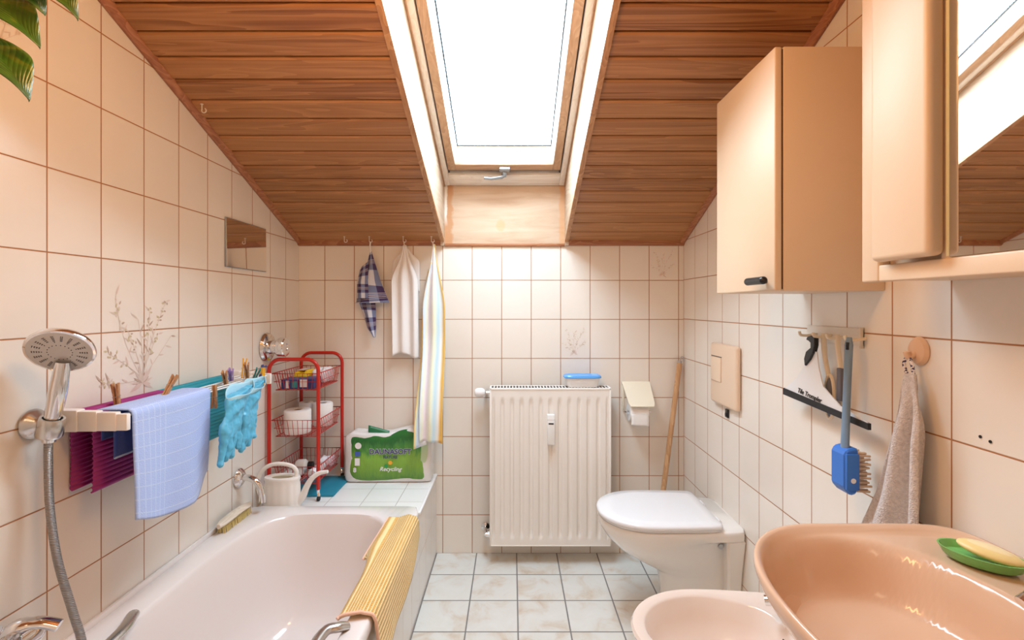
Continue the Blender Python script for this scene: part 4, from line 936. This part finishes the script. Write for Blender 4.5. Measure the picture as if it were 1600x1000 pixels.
b.ring([rr_(.346, 2.402, .074, .030, z0), rr_(.346, 2.402, .077, .033, z0 + .004), rr_(.346, 2.402, .084, .037, z0 + .046), rr_(.346, 2.402, .082, .035, z0 + .046), rr_(.346, 2.402, .075, .031, z0 + .006)]); b.build('tub', M('milky plastic', (.80, .80, .80), .3), fb)
b = MB(); b.ring([rr_(.346, 2.402, .086, .039, z0 + .043), rr_(.346, 2.402, .092, .042, z0 + .045), rr_(.346, 2.402, .092, .042, z0 + .052), rr_(.346, 2.402, .086, .038, z0 + .058), rr_(.346, 2.402, .076, .030, z0 + .058), rr_(.346, 2.402, .074, .029, z0 + .056)]); b.build('lid', M('sky blue lid', (.12, .38, .82), .25), fb)
th = thing('toilet_roll_holder', 'cream toilet roll holder with a tilted flap on back wall', 'roll holder', (.63, YB, H(-.45)))
m_hold = M('ivory enamel', (.82, .76, .62), .3)
b = MB(); b.box(.560, .572, YB - .006, YB - .0005, H(-.535), H(-.41), bev=.002); b.box(.560, .700, YB - .008, YB - .0005, H(-.405), H(-.388), bev=.002); b.box(.688, .700, YB - .006, YB - .0005, H(-.535), H(-.41), bev=.002); b.build('back_plate', m_hold, th)
b = MB(); b.tube([(.566, YB - .004, H(-.53)), (.567, YB - .05, H(-.532)), (.571, YB - .055, H(-.532)), (.690, YB - .055, H(-.532))], .003, 8); b.build('roll_bar', m_chrome, th)
b = MB(); rings = []
for k in range(9):
    t = k / 8; y = lerp(YB - .010, YB - .115, t) ; z = H(-.392 - .092 * t - .012 * t * t); x0, x1 = lerp(.557, .572, t), lerp(.698, .697, t); rc = .010 if k in (0, 8) else 0
    if k == 8: x0 += .006; x1 -= .006
    rings.append([Vector((x0, y, z)), Vector((x1, y, z)), Vector((x1, y - .002, z + .004)), Vector((x0, y - .002, z + .004))])
b.ring(rings); b.build('cover_flap', m_hold, th)
tl = thing('toilet_roll', 'toilet roll hanging in the wall holder beside radiator', 'toilet roll', (.63, 2.42, H(-.53)))
b = MB(); b.lathe([(.012, -.046), (.043, -.046), (.0445, -.044), (.0445, .044), (.043, .046), (.012, .046), (.012, -.046)], (.626, YB - .0555, H(-.532)), (1, 0, 0), 40, caps=False); b.build('paper', m_paper, tl, smooth=50)
b = MB(); b.grid(lambda u, v: Vector((lerp(.584, .670, u), YB - .0555 - .0452 - .002 * math.sin(v * 3), H(-.532 - .055 * v - .004 * u * v))), 6, 8); b.build('loose_sheet', m_paper, tl, smooth=180, mods=[solidify(.0012)])
wp_ = thing('wooden_pole', 'wooden pole with a metal hook leaning in the right back corner', 'pole', (.69, 2.36, 0))
p0, p1 = Vector((.700, 2.395, .004)), Vector((.846, 2.455, H(-.292)))
b = MB(); b.tube([p0.lerp(p1, k / 6) for k in range(7)], .0128, 14); b.build('stick', wood('pole wood', 2, [(.2, (.48, .25, .11)), (.5, (.60, .35, .18)), (.8, (.68, .44, .25))], 80, 3), wp_)
b = MB(); dd = (p1 - p0).normalized(); b.tube([p1 + dd * -.004, p1 + dd * .012], .010, 12); b.tube(spline([p1 + dd * .01, p1 + dd * .03 + Vector((.004, 0, 0)), p1 + dd * .034 + Vector((.014, 0, -.004)), p1 + dd * .02 + Vector((.018, 0, -.012))], 5), .0022, 8); b.build('hook', m_metal, wp_)

# ================================================================== toilet
def egg(tip, back, cy, wmax, wback, z, N=72, pw=2.0, xm=None, nback=6):
    """egg outline: round nose at x=tip, straight sides running to x=back on the wall side"""
    xm = xm if xm is not None else tip + wmax * 1.3; out = []
    for k in range(N):
        th = 2 * PI * k / N; c, s_ = math.cos(th), math.sin(th)
        if c < 0: r = (abs(c / (xm - tip)) ** pw + abs(s_ / wmax) ** pw) ** (-1 / pw); x, y = xm + r * c, cy + r * s_
        else:
            r = (abs(c / (back - xm)) ** nback + abs(s_ / wmax) ** nback) ** (-1 / nback); x, y = xm + r * c, cy + r * s_
            f = (x - xm) / (back - xm); y = cy + (y - cy) * lerp(1, wback / wmax, f * f * (3 - 2 * f))
        out.append(Vector((x, y, z)))
    return out
WY = 1.970
wcx = thing('toilet', 'white toilet with closed lid against the right wall', 'toilet', (.65, WY, 0))
b = MB()
b.ring([egg(.600, .860, WY, .105, .095, .001, xm=.71), egg(.604, .860, WY, .100, .092, .02, xm=.71), egg(.602, .862, WY, .095, .09, .12, xm=.71), egg(.588, .862, WY, .098, .09, .195, xm=.70), egg(.560, .862, WY, .108, .092, .222, xm=.68), egg(.483, .866, WY, .135, .098, .262, xm=.64),
        egg(.418, .868, WY, .158, .105, .304, xm=.60), egg(.378, .868, WY, .172, .115, .345, xm=.575), egg(.362, .868, WY, .178, .125, .370, xm=.57), egg(.354, .872, WY, .180, .166, .384, xm=.565, nback=22), egg(.350, .8735, WY, .182, .168, .405, xm=.56, nback=22), egg(.352, .8735, WY, .181, .167, .416, xm=.56, nback=22), egg(.360, .8730, WY, .174, .162, .420, xm=.56, nback=22)])
b.build('bowl', m_wc, wcx, smooth=50)
b = MB(); b.ring([[Vector((x, WY + s * w, z)) for s, x in ((-1, .8735), (1, .8735), (1, xf), (-1, xf))] for z, w, xf in ((.002, .112, .83), (.10, .118, .82), (.25, .138, .815), (.384, .164, .80))]); b.build('wall_flange', m_wc, wcx, smooth=20, mods=[lambda o: setattr(o.modifiers.new('soft', 'BEVEL'), 'width', .008)])
for s in (-1, 1):
    b = MB(); b.lathe([(0, 0), (.009, 0), (.010, .003), (.010, .02), (0, .02)], (.790, WY + s * .112, .350), (0, s, 0), 16); b.build('fixing_bolt', m_metal, wcx)
b = MB(); b.ring([egg(.352, .785, WY, .177, .172, .4225, xm=.56, pw=2.2, nback=16), egg(.350, .787, WY, .179, .174, .4255, xm=.56, pw=2.2, nback=16), egg(.352, .785, WY, .177, .172, .4285, xm=.56, pw=2.2, nback=16)]); b.build('seat', m_lid, wcx, smooth=50)
b = MB(); b.ring([egg(.348, .786, WY, .180, .174, .4295, xm=.56, pw=2.2, nback=18), egg(.345, .789, WY, .183, .177, .433, xm=.56, pw=2.2, nback=18), egg(.346, .788, WY, .182, .176, .442, xm=.56, pw=2.2, nback=18), egg(.352, .783, WY, .177, .171, .4475, xm=.56, pw=2.2, nback=18), egg(.40, .75, WY, .14, .135, .4495, xm=.56, pw=2.2, nback=12), egg(.50, .66, WY, .05, .045, .450, xm=.56)]); b.build('lid', m_lid, wcx, smooth=60)
for s in (-1, 1):
    b = MB(); b.lathe([(0, -.018), (.007, -.018), (.007, .018), (0, .018)], (.800, WY + s * .08, .4280), (0, 1, 0), 14); b.build('hinge', m_lid, wcx)
fp = thing('flush_plate', 'beige flush plate on the right wall above the toilet', 'flush plate', (XR, 1.968, H(-.28)))
b = MB(); b.box(XR - .024, XR - .0008, 1.848, 2.090, H(-.408), H(-.158), bev=.012, seg=4); b.build('cover_plate', M('beige plastic', (.78, .60, .45), .32), fp)
b = MB(); b.box(XR - .029, XR - .022, 1.975, 2.070, H(-.315), H(-.215), bev=.004, seg=3); b.build('push_button', M('beige push button', (.80, .62, .46), .28), fp)
b = MB(); b.box(XR - .0252, XR - .022, 1.972, 2.073, H(-.2135), H(-.2105)); b.build('button_gap', m_radtop, fp, smooth=0)
bk = thing('wall_clip', 'tiny black clip stuck to tiles just below the flush plate', 'clip', (XR, 1.967, H(-.437)))
b = MB(); b.box(XR - .008, XR - .0006, 1.955, 1.979, H(-.454), H(-.420), bev=.002); b.build('clip_body', m_black, bk)
b = MB(); b.box(XR - .011, XR - .0075, 1.960, 1.974, H(-.448), H(-.436), bev=.001); b.build('clip_tab', m_rubber, bk)

# ================================================================== bidet
BY = 1.272
bd = thing('bidet', 'pale peach bidet standing between toilet and washbasin', 'bidet', (.6, BY, 0))
E = lambda tip, back, wm, wb, z, xm=.53, nb=6: egg(tip, back, BY, wm, wb, z, xm=xm, nback=nb)
b = MB(); b.ring([E(.50, .872, .10, .10, .001, .62), E(.50, .872, .10, .10, .10, .62), E(.44, .872, .12, .11, .22, .60), E(.36, .8735, .155, .135, .32, .56), E(.322, .8735, .175, .15, .39, .53), E(.315, .8735, .180, .155, .410, .53), E(.320, .8735, .176, .151, .418, .53),
    E(.347, .715, .150, .120, .418, .53, 3.0), E(.353, .710, .144, .115, .412, .53, 3.0), E(.372, .695, .128, .105, .37, .53, 3.0), E(.41, .67, .105, .085, .32, .54, 3), E(.47, .63, .06, .05, .295, .55, 3), E(.53, .57, .02, .015, .292, .55, 3)], cap0=True)
b.build('bidet_bowl', m_bidet, bd, smooth=50)
b = MB(); b.lathe([(0, 0), (.026, 0), (.026, .006), (.019, .012), (.019, .05), (.015, .06), (0, .061)], (.775, BY, .4185), (0, 0, 1), 22); b.tube(spline([(.775, BY, .455), (.745, BY, .478), (.715, BY, .486), (.695, BY + .01, .486)], 5), .010, 14); b.tube([(.700, BY + .006, .487), (.672, BY + .020, .480)], .0135, 14)
tp = b.build('tap', m_chrome, bd)
b = MB(); b.tube([(.775, BY, .478), (.79, BY, .50), (.83, BY, .515)], .008, 10); b.build('tap_lever', m_chrome, tp)
b = MB(); b.lathe([(0, 0), (.012, 0), (.013, .002), (.0, .003)], (.706, BY - .02, .395), (-.8, 0, .55), 18, sx=.6); b.build('overflow_slot', m_black, bd)

# ================================================================== washbasin
SCX, SCY = .60, .67; SZ = H(-.430)
wb_ = thing('washbasin', 'peach ceramic washbasin on the right wall in front', 'washbasin', (.63, .67, H(-.6)))
def sout(th, s=1.0):
    c, s_ = math.cos(th), math.sin(th)
    if c < 0: n = 2.25; r = (abs(c / .214) ** n + abs(s_ / .294) ** n) ** (-1 / n)
    else: n = 9; r = (abs(c / .2738) ** n + abs(s_ / .294) ** n) ** (-1 / n)
    return SCX + r * s * c, SCY + r * s * s_
def sfield(x, y, s):
    # raised rim, deck behind, deep bowl
    dx = x - .590; q = (abs(dx / (.186 if dx < 0 else .165)) ** 2.5 + abs((y - .668) / .266) ** 2.5) ** (1 / 2.5)
    # bowl edge on the wall side slants with a smooth dip
    z = SZ
    z -= .012 * sst(.955, .90, s) * sst(.66, .73, x)
    z -= .012 * sst(.965, .915, s) * (1 - sst(.66, .73, x))
    d = .090 * sst(1.02, .78, q) + .043 * sst(.84, .10, q)
    return z - d
NT, NS = 128, 44; rings = []
for sc, dz in ((.18, -.215), (.34, -.205), (.52, -.180), (.66, -.130), (.78, -.090), (.87, -.062), (.935, -.042), (.975, -.027), (.996, -.014), (.996, -.004), (.985, 0)):
    rings.append([Vector((*sout(2 * PI * k / NT, sc), SZ + dz)) for k in range(NT)])
for j in range(NS):
    s_ = .97 * (1 - j / (NS - 1)) + .004
    rings.append([(lambda p: Vector((p[0], p[1], sfield(p[0], p[1], s_))))(sout(2 * PI * k / NT, s_)) for k in range(NT)])
b = MB(); b.ring(rings); b.build('basin', m_peach, wb_, smooth=70)
b = MB(); b.lathe([(0, 0), (.022, 0), (.023, .002), (.016, .004), (0, .003)], (.59, .665, sfield(.59, .665, .1) + .0005), (0, 0, 1), 24); b.build('drain', m_chrome, wb_)
b = MB(); b.lathe([(.02, .0), (.02, -.20), (.0, -.20)], (.60, .67, SZ - .21), (0, 0, 1), 18); b.tube(spline([(.60, .67, SZ - .40), (.62, .67, SZ - .44), (.66, .67, SZ - .44), (.68, .67, SZ - .40), (.73, .67, SZ - .38), (XR - .001, .67, SZ - .38)], 5), .016, 12); b.build('waste_pipe', m_chrome, wb_)
b = MB(); zt_ = SZ - .0125
b.lathe([(0, 0), (.026, 0), (.026, .008), (.020, .014), (.020, .05), (.015, .058), (0, .058)], (.812, .66, zt_), (0, 0, 1), 22); b.tube(spline([(.812, .66, zt_ + .04), (.78, .66, zt_ + .055), (.73, .66, zt_ + .055), (.695, .66, zt_ + .035)], 5), .012, 14)
tp = b.build('tap', m_chrome, wb_)
b = MB()
b.tube([(.812, .665, zt_ + .03), (.808, .705, zt_ + .03)], .012, 12); b.lathe([(0, 0), (.016, 0), (.024, .006), (.024, .014), (.021, .030), (.014, .036), (0, .037)], (.808, .703, zt_ + .030), (-.06, 1, .0), 8); b.build('tap_handle', m_chrome, tp)
b = MB(); b.tube([(.812, .655, zt_ + .03), (.808, .615, zt_ + .03)], .012, 12); b.lathe([(0, 0), (.016, 0), (.024, .006), (.024, .014), (.021, .030), (.014, .036), (0, .037)], (.808, .617, zt_ + .030), (-.06, -1, .0), 8); b.build('tap_handle', m_chrome, tp)
sd_ = thing('soap_dish', 'green translucent soap dish standing on the washbasin deck', 'soap dish', (.795, .828, SZ))
m_dish = M('green translucent plastic', (.28, .72, .22), .15, trans=.35, bmp=.002, bs=60)
dz0 = SZ - .0085; DC = (.797, .826); da = math.radians(-52)
def dring(a, bq, z, N=44): return [Vector((DC[0] + a * math.cos(t) * math.cos(da) - bq * math.sin(t) * math.sin(da), DC[1] + a * math.cos(t) * math.sin(da) + bq * math.sin(t) * math.cos(da), z)) for t in [2 * PI * k / N for k in range(N)]]
b = MB(); b.ring([dring(.044, .026, dz0), dring(.050, .031, dz0 + .004), dring(.057, .038, dz0 + .017), dring(.058, .039, dz0 + .019), dring(.055, .036, dz0 + .019), dring(.048, .029, dz0 + .008), dring(.03, .018, dz0 + .007)]); b.build('dish', m_dish, sd_)
so = thing('soap_bar', 'yellow oval soap bar lying tilted on green soap dish', 'soap', (.80, .82, SZ))
b = MB(); Ms = Matrix.Rotation(da, 3, 'Z') @ Matrix.Rotation(.12, 3, 'Y'); b.ball((.8025, .8165, dz0 + .0235), (.043, .026, .0105), n=36, mat=Ms); b.build('bar', M('yellow soap', (.80, .66, .30), .35, sss=.2), so, smooth=180)
b = MB(); b.ball((.8025, .8165, dz0 + .0300), (.030, .016, .0047), n=24, mat=Ms); b.build('worn_face', M('pale yellow soap', (.84, .74, .44), .3), so, smooth=180)

# ================================================================== right wall things
gt = thing('hand_towel', 'light grey terry hand towel hanging from peach wall hook', 'towel', (.81, 1.07, H(-.15)))
m_terry = cloth_mat('grey terry', lambda t, vec, u, v: (ramp(t, noise(t, vec, 160, 2), [(.3, (.56, .50, .48)), (.7, (.72, .66, .63))]), None), bs=330, bd=.004)
def gtf(u, v):
    k = sst(0, .5, v); yl = lerp(1.040, 1.130, v / .58) if v < .58 else lerp(1.130, 1.235, (v - .58) / .42)
    yb = lerp(1.015, .990, sst(0, .25, v))
    y = lerp(yb, yl, u); fo = (.018 * math.sin(u * PI * 3.6 + .9) + .003 * math.sin(u * 17)) * sst(.02, .30, v); x = .842 - fo - .008 * u * v
    return Vector((min(x, XR - .009), y, H(-.145 - .50 * v + .02 * math.sin(u * 3) * v)))
b = MB(); b.grid(gtf, 70, 70); b.build('towel_sheet', m_terry, gt, smooth=180, mods=[solidify(.007)])
b = MB(); b.tube(spline([(.850, 1.042, H(-.106)), (.846, 1.050, H(-.125)), (.842, 1.034, H(-.152))], 5), .0035, 8); b.tube(spline([(.850, 1.042, H(-.106)), (.848, 1.030, H(-.13)), (.842, 1.020, H(-.152))], 5), .0035, 8)
b.build('hanging_loop', cloth_mat('speckled loop tape', lambda t, vec, u, v: (ramp(t, noise(t, vec, 220, 1), [(.45, (.04, .03, .10)), (.55, (.75, .70, .68))]), None)), gt)
thk = thing('towel_hook', 'oval peach hook on the right wall holding grey hand towel', 'hook', (XR, 1.04, H(-.095)))
m_hk = M('peach plastic hook', (.70, .47, .31), .35)
b = MB(); b.lathe([(0, 0), (.024, 0), (.025, .003), (.021, .010), (.010, .014), (0, .0145)], (XR - .0006, 1.040, H(-.098)), (-1, 0, 0), 32, sx=1.25, sy=1); b.build('base_plate', m_hk, thk)
b = MB(); b.tube(spline([(XR - .010, 1.040, H(-.100)), (XR - .018, 1.041, H(-.108)), (XR - .025, 1.042, H(-.110)), (XR - .029, 1.042, H(-.100))], 5), .0065, 12); b.build('prong', m_hk, thk)

hr = thing('hook_rail', 'cream hook rail on right wall carrying brushes and a squeegee', 'hook rail', (XR, 1.32, H(-.08)))
b = MB(); b.box(XR - .006, XR - .0006, 1.205, 1.432, H(-.102), H(-.058), bev=.002); b.box(XR - .012, XR - .0006, 1.205, 1.211, H(-.108), H(-.055), bev=.002); b.build('rail_plate', M('pale rail', (.74, .68, .60), .35), hr)
HY = [1.385, 1.322, 1.265, 1.195, 1.222]
for y in HY[:4]:
    b = MB(); b.tube(spline([(XR - .005, y, H(-.082)), (XR - .035, y, H(-.086)), (XR - .052, y, H(-.084)), (XR - .056, y, H(-.074))], 4), .004, 10); b.build('rail_hook', m_cream, hr)
# squeegee, plate parallel to the wall
sq = thing('squeegee', 'white window squeegee with black handle on the hook rail', 'squeegee', (.83, 1.33, H(-.28)))
SQX = .826
def sqp(px, py, x=SQX): y = 760 * x / (px - 800); return (y, H(-(py - 477) / 760 * y))
out = [sqp(1225, 608), sqp(1245, 590), sqp(1256, 572), sqp(1262, 556), sqp(1266, 547), sqp(1276, 550), sqp(1279, 575), sqp(1286, 604), sqp(1312, 634), sqp(1357, 662)]
b = MB(); b.prism(out, lambda y, z, d: (SQX + d, y, z), .003); b.build('blade_plate', M('milky white plate', (.78, .79, .81), .25), sq, smooth=0)
b = MB(); b.prism([sqp(1225, 606), sqp(1358, 662), sqp(1358, 672), sqp(1225, 616)], lambda y, z, d: (SQX - .003 + d, y, z), .008); b.build('rubber_lip', m_rubber, sq, smooth=0)
hp_ = [sqp(*p) for p in ((1260, 572), (1259, 560), (1262, 549), (1269, 543), (1269, 536), (1265, 532), (1262, 531), (1264, 526), (1270, 524), (1276, 528), (1276, 540), (1273, 552), (1268, 562))]
b = MB(); b.prism(hp_, lambda y, z, d: (SQX - .006 + d, y, z), .013); b.build('handle', m_black, sq, smooth=0, mods=[lambda o: setattr(o.modifiers.new('soft', 'BEVEL'), 'width', .002)])
b = MB(); ya, za = sqp(1264.5, 617.5); yb_, zb_ = sqp(1243, 608); ang = math.atan2(zb_ - za, ya - yb_)
U_ = Vector((0, -1, 0)); Mt = Matrix.Translation((SQX - .001, ya, za)) @ Matrix(((0, 0, -1, 0), (-1, 0, 0, 0), (0, 1, 0, 0), (0, 0, 0, 1))) @ Matrix.Rotation(-.10, 4, 'Z')
b.text('Tile Trompler', .019, Mt, shear=.3, bold=.0003); b.build('lettering', m_black, sq, smooth=0)
# two cream brushes behind it
def backbrush(label, y, z0, L, x, pad, wbend, loop=True):
    t = thing('bath_brush', label, 'brush', (x, y, z0 - L)); b = MB()
    b.tube(spline([(x, y, z0), (x, y - .004, z0 - L * .25), (x + .004, y - .012 * wbend, z0 - L * .5)], 6), [.0075] * 6 + [.0065] * 7, 10, flat=.7)
    if loop:
        c = Vector((x + .004, y - .016 * wbend, z0 - L * .75)); b.tube([c + Vector((0, .018 * math.cos(a), L * .26 * math.sin(a))) for a in [2 * PI * k / 30 for k in range(30)]], .0042, 8, closed=True)
    b.build('handle', M('ivory brush plastic', (.82, .72, .56), .35), t)
    b = MB(); c = (x + .004, y - .016 * wbend - (0 if loop else -.004), z0 - L * .76)
    if loop: b.ball(c, (.009, .014, L * .235), n=22)
    else: b.box(c[0] - .005, c[0] + .005, c[1] - .008, c[1] + .008, c[2] - L * .25, c[2] + L * .25, bev=.002)
    b.build('pad', M('slate grey pad', (.15, .15, .18), .8), t); return t
backbrush('cream sponge brush with an oval grey pad hanging behind the squeegee', 1.322, H(-.076), .225, .847, 0, 1.2)
backbrush('slim cream brush with straight grey pad beside the blue scrub brush', 1.265, H(-.076), .17, .846, 0, .6, False)
# blue dish brush
db = thing('scrub_brush', 'blue long-handled scrub brush on the right end of hook rail', 'brush', (.81, 1.17, H(-.45)))
m_hb = M('slate blue plastic', (.17, .26, .37), .4); m_bl = M('bright blue plastic', (.04, .18, .62), .35)
rings = []
for k in range(15):
    t = k / 14; y = lerp(1.186, 1.168, t) ; z = lerp(H(-.078), H(-.345), t); x = lerp(.822, .799, t); wy = lerp(.0125, .0100, math.sin(t * PI)) ; wx = .0075
    if k in (0,): wy *= .6; wx *= .6
    rings.append([Vector((x + wx * math.cos(a) , y + wy * math.sin(a), z)) for a in [2 * PI * j / 14 for j in range(14)]])
b = MB(); b.ring(rings); b.build('handle', m_hb, db)
b = MB(); b.tube([(.8155, 1.181, H(-.090)), (.8145, 1.180, H(-.108))], .0045, 8); b.build('hanging_hole', m_black, db)
b = MB(); Hc = [(-.040, -.090), (-.040, -.012), (-.030, 0), (.008, .006), (.016, 0), (.016, -.085), (.008, -.104), (-.015, -.108)]
b.prism([(x * .62, z) for x, z in Hc], lambda a, z, d: (.812 + a - .004, 1.146 + d, H(-.342) + z), .050); hd = b.build('brush_head', m_bl, db, smooth=0, mods=[lambda o: setattr(o.modifiers.new('soft', 'BEVEL'), 'width', .004)])
b = MB(); b.box(.785, .8155, 1.140, 1.1465, H(-.435), H(-.350), bev=.002); b.build('scraper_rib', m_bl, hd); b = MB(); b.lathe([(0, 0), (.006, 0), (.006, .001), (0, .001)], (.800, 1.1397, H(-.412)), (0, -1, 0), 16); b.build('round_mark', m_white, hd)
b = MB(); rnd = random.Random(2)
for i in range(9):
    for j in range(5):
        z = H(-.356 - i * .0105); y = 1.152 + j * .0095; b.tube([(.8175, y, z), (.848 + rnd.uniform(-.002, .002), y + rnd.uniform(-.003, .003), z + rnd.uniform(-.003, .003))], .0028, 6)
b.build('bristles', M('beige bristles', (.66, .50, .36), .8), hd)

# wall cabinet
cb = thing('wall_cabinet', 'beige wall cabinet with one door on right wall above toilet', 'cabinet', (.75, 1.30, H(.035)))
CX0, CY0, CY1, CZ0, CZ1 = .615, 1.138, 1.462, H(.034), H(.606)
b = MB(); b.box(CX0 + .021, XR - .0008, CY0, CY1, CZ0, CZ1, bev=.002); b.build('carcass', m_cab, cb)
b = MB(); b.box(CX0 + .0165, CX0 + .0215, CY0 + .004, CY1 - .004, CZ0 + .004, CZ1 - .004); b.build('shadow_joint', M('painted joint shade', (.10, .05, .025), .7), cb, smooth=0)  # dark strip painting in the shade between door and carcass
b = MB(); b.box(CX0, CX0 + .017, CY0, CY1, CZ0, CZ1, bev=.004, seg=3); dr = b.build('door', m_cab, cb)
b = MB(); zz = H(.0585); b.tube([(.5885, 1.135 + .005, zz), (.5885, 1.212, zz)], .0095, 14); b.ball((.5885, 1.140, zz), .0095); b.ball((.5885, 1.212, zz), .0095); b.tube([(.5885, 1.176, zz), (CX0 + .001, 1.176, zz)], .006, 12); b.build('handle', m_black, dr)

# mirror cabinet
mc = thing('mirror_cabinet', 'beige mirror cabinet on the right wall above washbasin', 'cabinet', (.78, .6, H(.045)))
MZ0, MZ1 = H(.045), H(1.02); MYF = .972
b = MB(); b.box(.722, XR - .0008, .16, MYF, MZ0 + .004, MZ1, bev=.003); b.build('carcass', m_cab, mc)
b = MB(); b.box(.698, .7225, MYF - .045, MYF, MZ0, MZ1, bev=.004, seg=3); b.build('side_stile', m_cab, mc)
b = MB(); b.box(.698, .7225, .16, MYF - .0452, MZ0, MZ0 + .031, bev=.003, seg=3); b.build('bottom_rail', m_cab, mc)
b = MB(); b.box(.702, .7215, .17, .795, MZ0 + .0312, MZ1 - .01); b.build('mirror_frame', m_cab, mc)
b = MB(); b.box(.6995, .7015, .18, .777, MZ0 + .0325, MZ1 - .012); b.build('mirror_glass', m_mirror, mc, smooth=0)
b = MB(); b.box(.6985, .7015, .7775, .784, MZ0 + .034, MZ1 - .012, bev=.0012); b.build('mirror_edge', M('greenish glass edge', (.72, .68, .44), .25), mc)
b = MB(); b.box(.672, .702, .786, .915, MZ0 + .036, MZ1 - .01, bev=.010, seg=4); b.build('side_door', m_cab, mc)

# trailing plant hanging from the ceiling
pl_ = thing('hanging_plant', 'trailing green pothos with glossy leaves in the upper left corner', 'plant', (-.93, .60, H(.80)))
PT = Vector((-.93, .58, H(.70)))
b = MB(); b.lathe([(0, 0), (.055, 0), (.060, .01), (.085, .12), (.088, .13), (.082, .13), (.078, .11), (0, .11)], PT, (0, 0, 1), 30); b.build('pot', M('terracotta pot', (.42, .17, .08), .7), pl_)
b = MB()
for a in (0, 2.1, 4.2): b.tube([PT + Vector((.083 * math.cos(a), .083 * math.sin(a), .13)), PT + Vector((0, 0, .33))], .0015, 6)
b.tube([PT + Vector((0, 0, .33)), Vector((PT.x, PT.y, H(ceil_h(PT.y)) + .002))], .002, 6); b.build('hanging_cord', M('cord', (.35, .28, .2), .8), pl_)
def leafmat():
    m, t, bs = nt('pothos leaf'); vec, c = xyz(t); tc = node(t, 'ShaderNodeTexCoord'); s = node(t, 'ShaderNodeSeparateXYZ'); lk(t, tc.outputs['UV'], s.inputs[0])
    nz = noise(t, vec, 22, 3, .6, .5)
    base = ramp(t, nz, [(.40, (.030, .085, .008)), (.55, (.055, .14, .012)), (.66, (.20, .22, .02)), (.8, (.30, .26, .04))])
    lk(t, base, bs.inputs['Base Color']); bs.inputs['Roughness'].default_value = .3; bs.inputs['Coat Weight'].default_value = .2
    bump(t, bs, mth(t, 'ABSOLUTE', mth(t, 'SINE', mth(t, 'ADD', mth(t, 'MULTIPLY', s.outputs[1], 30), mth(t, 'MULTIPLY', mth(t, 'ABSOLUTE', mth(t, 'SUBTRACT', s.outputs[0], .5)), 30)))), .0008, .5); return m
m_leaf = leafmat(); m_stem = M('green stem', (.10, .16, .03), .5)
def pleaf(base, tip, w, nrm, curl=.012, from_=None):
    base, tip = Vector(base), Vector(tip); ax = tip - base; L = ax.length; ax.normalize(); nrm = (Vector(nrm) - ax * Vector(nrm).dot(ax)).normalized(); sd = ax.cross(nrm)
    def f(u, v):
        s = (u - .5) * 2; wv = (math.sin(PI * v ** .62)) ** .8 * (1 - .25 * v) if 0 < v < 1 else 0
        wv = max(0.0, wv); back = -.06 * abs(s) * sst(.25, 0, v)
        return base + ax * (L * (v + back * 0)) + sd * (s * w * wv) + nrm * (-curl * 6 * (v - .5) ** 2 * L / .1 * .3 + abs(s) * w * .28 * wv + .004 * math.sin(v * 9) * s)
    b = MB(); b.grid(f, 12, 22); lf = b.build('leaf', m_leaf, pl_, smooth=180, mods=[solidify(.0012)])
    b = MB(); src = from_ if from_ is not None else PT + Vector((.06, .05, .12))
    b.tube(spline([src, src.lerp(base, .5) + Vector((.03, .03, .05)), base, base + ax * (L * .3) + nrm * .001], 6), .0022, 6); b.build('stalk', m_stem, lf)
vw = Vector((.7, -.68, .1))
pleaf(at(-34, -30, .70), at(63, 69, .70), .038, vw + Vector((.2, 0, .5)))
pleaf(at(62, -52, .72), at(122, 27, .72), .026, vw + Vector((0, 0, .4)))
pleaf(at(-30, 48, .69), at(48, 153, .69), .036, vw + Vector((.1, .2, .6)))
pleaf(at(18, -60, .71), at(70, 22, .73), .026, vw + Vector((-.3, .1, .1)))
pleaf(at(-75, -20, .70), at(-28, 62, .70), .034, vw)
pleaf(at(-120, -90, .66), at(-90, 20, .66), .036, vw)
pleaf(at(-60, -190, .70), at(30, -85, .70), .038, vw)
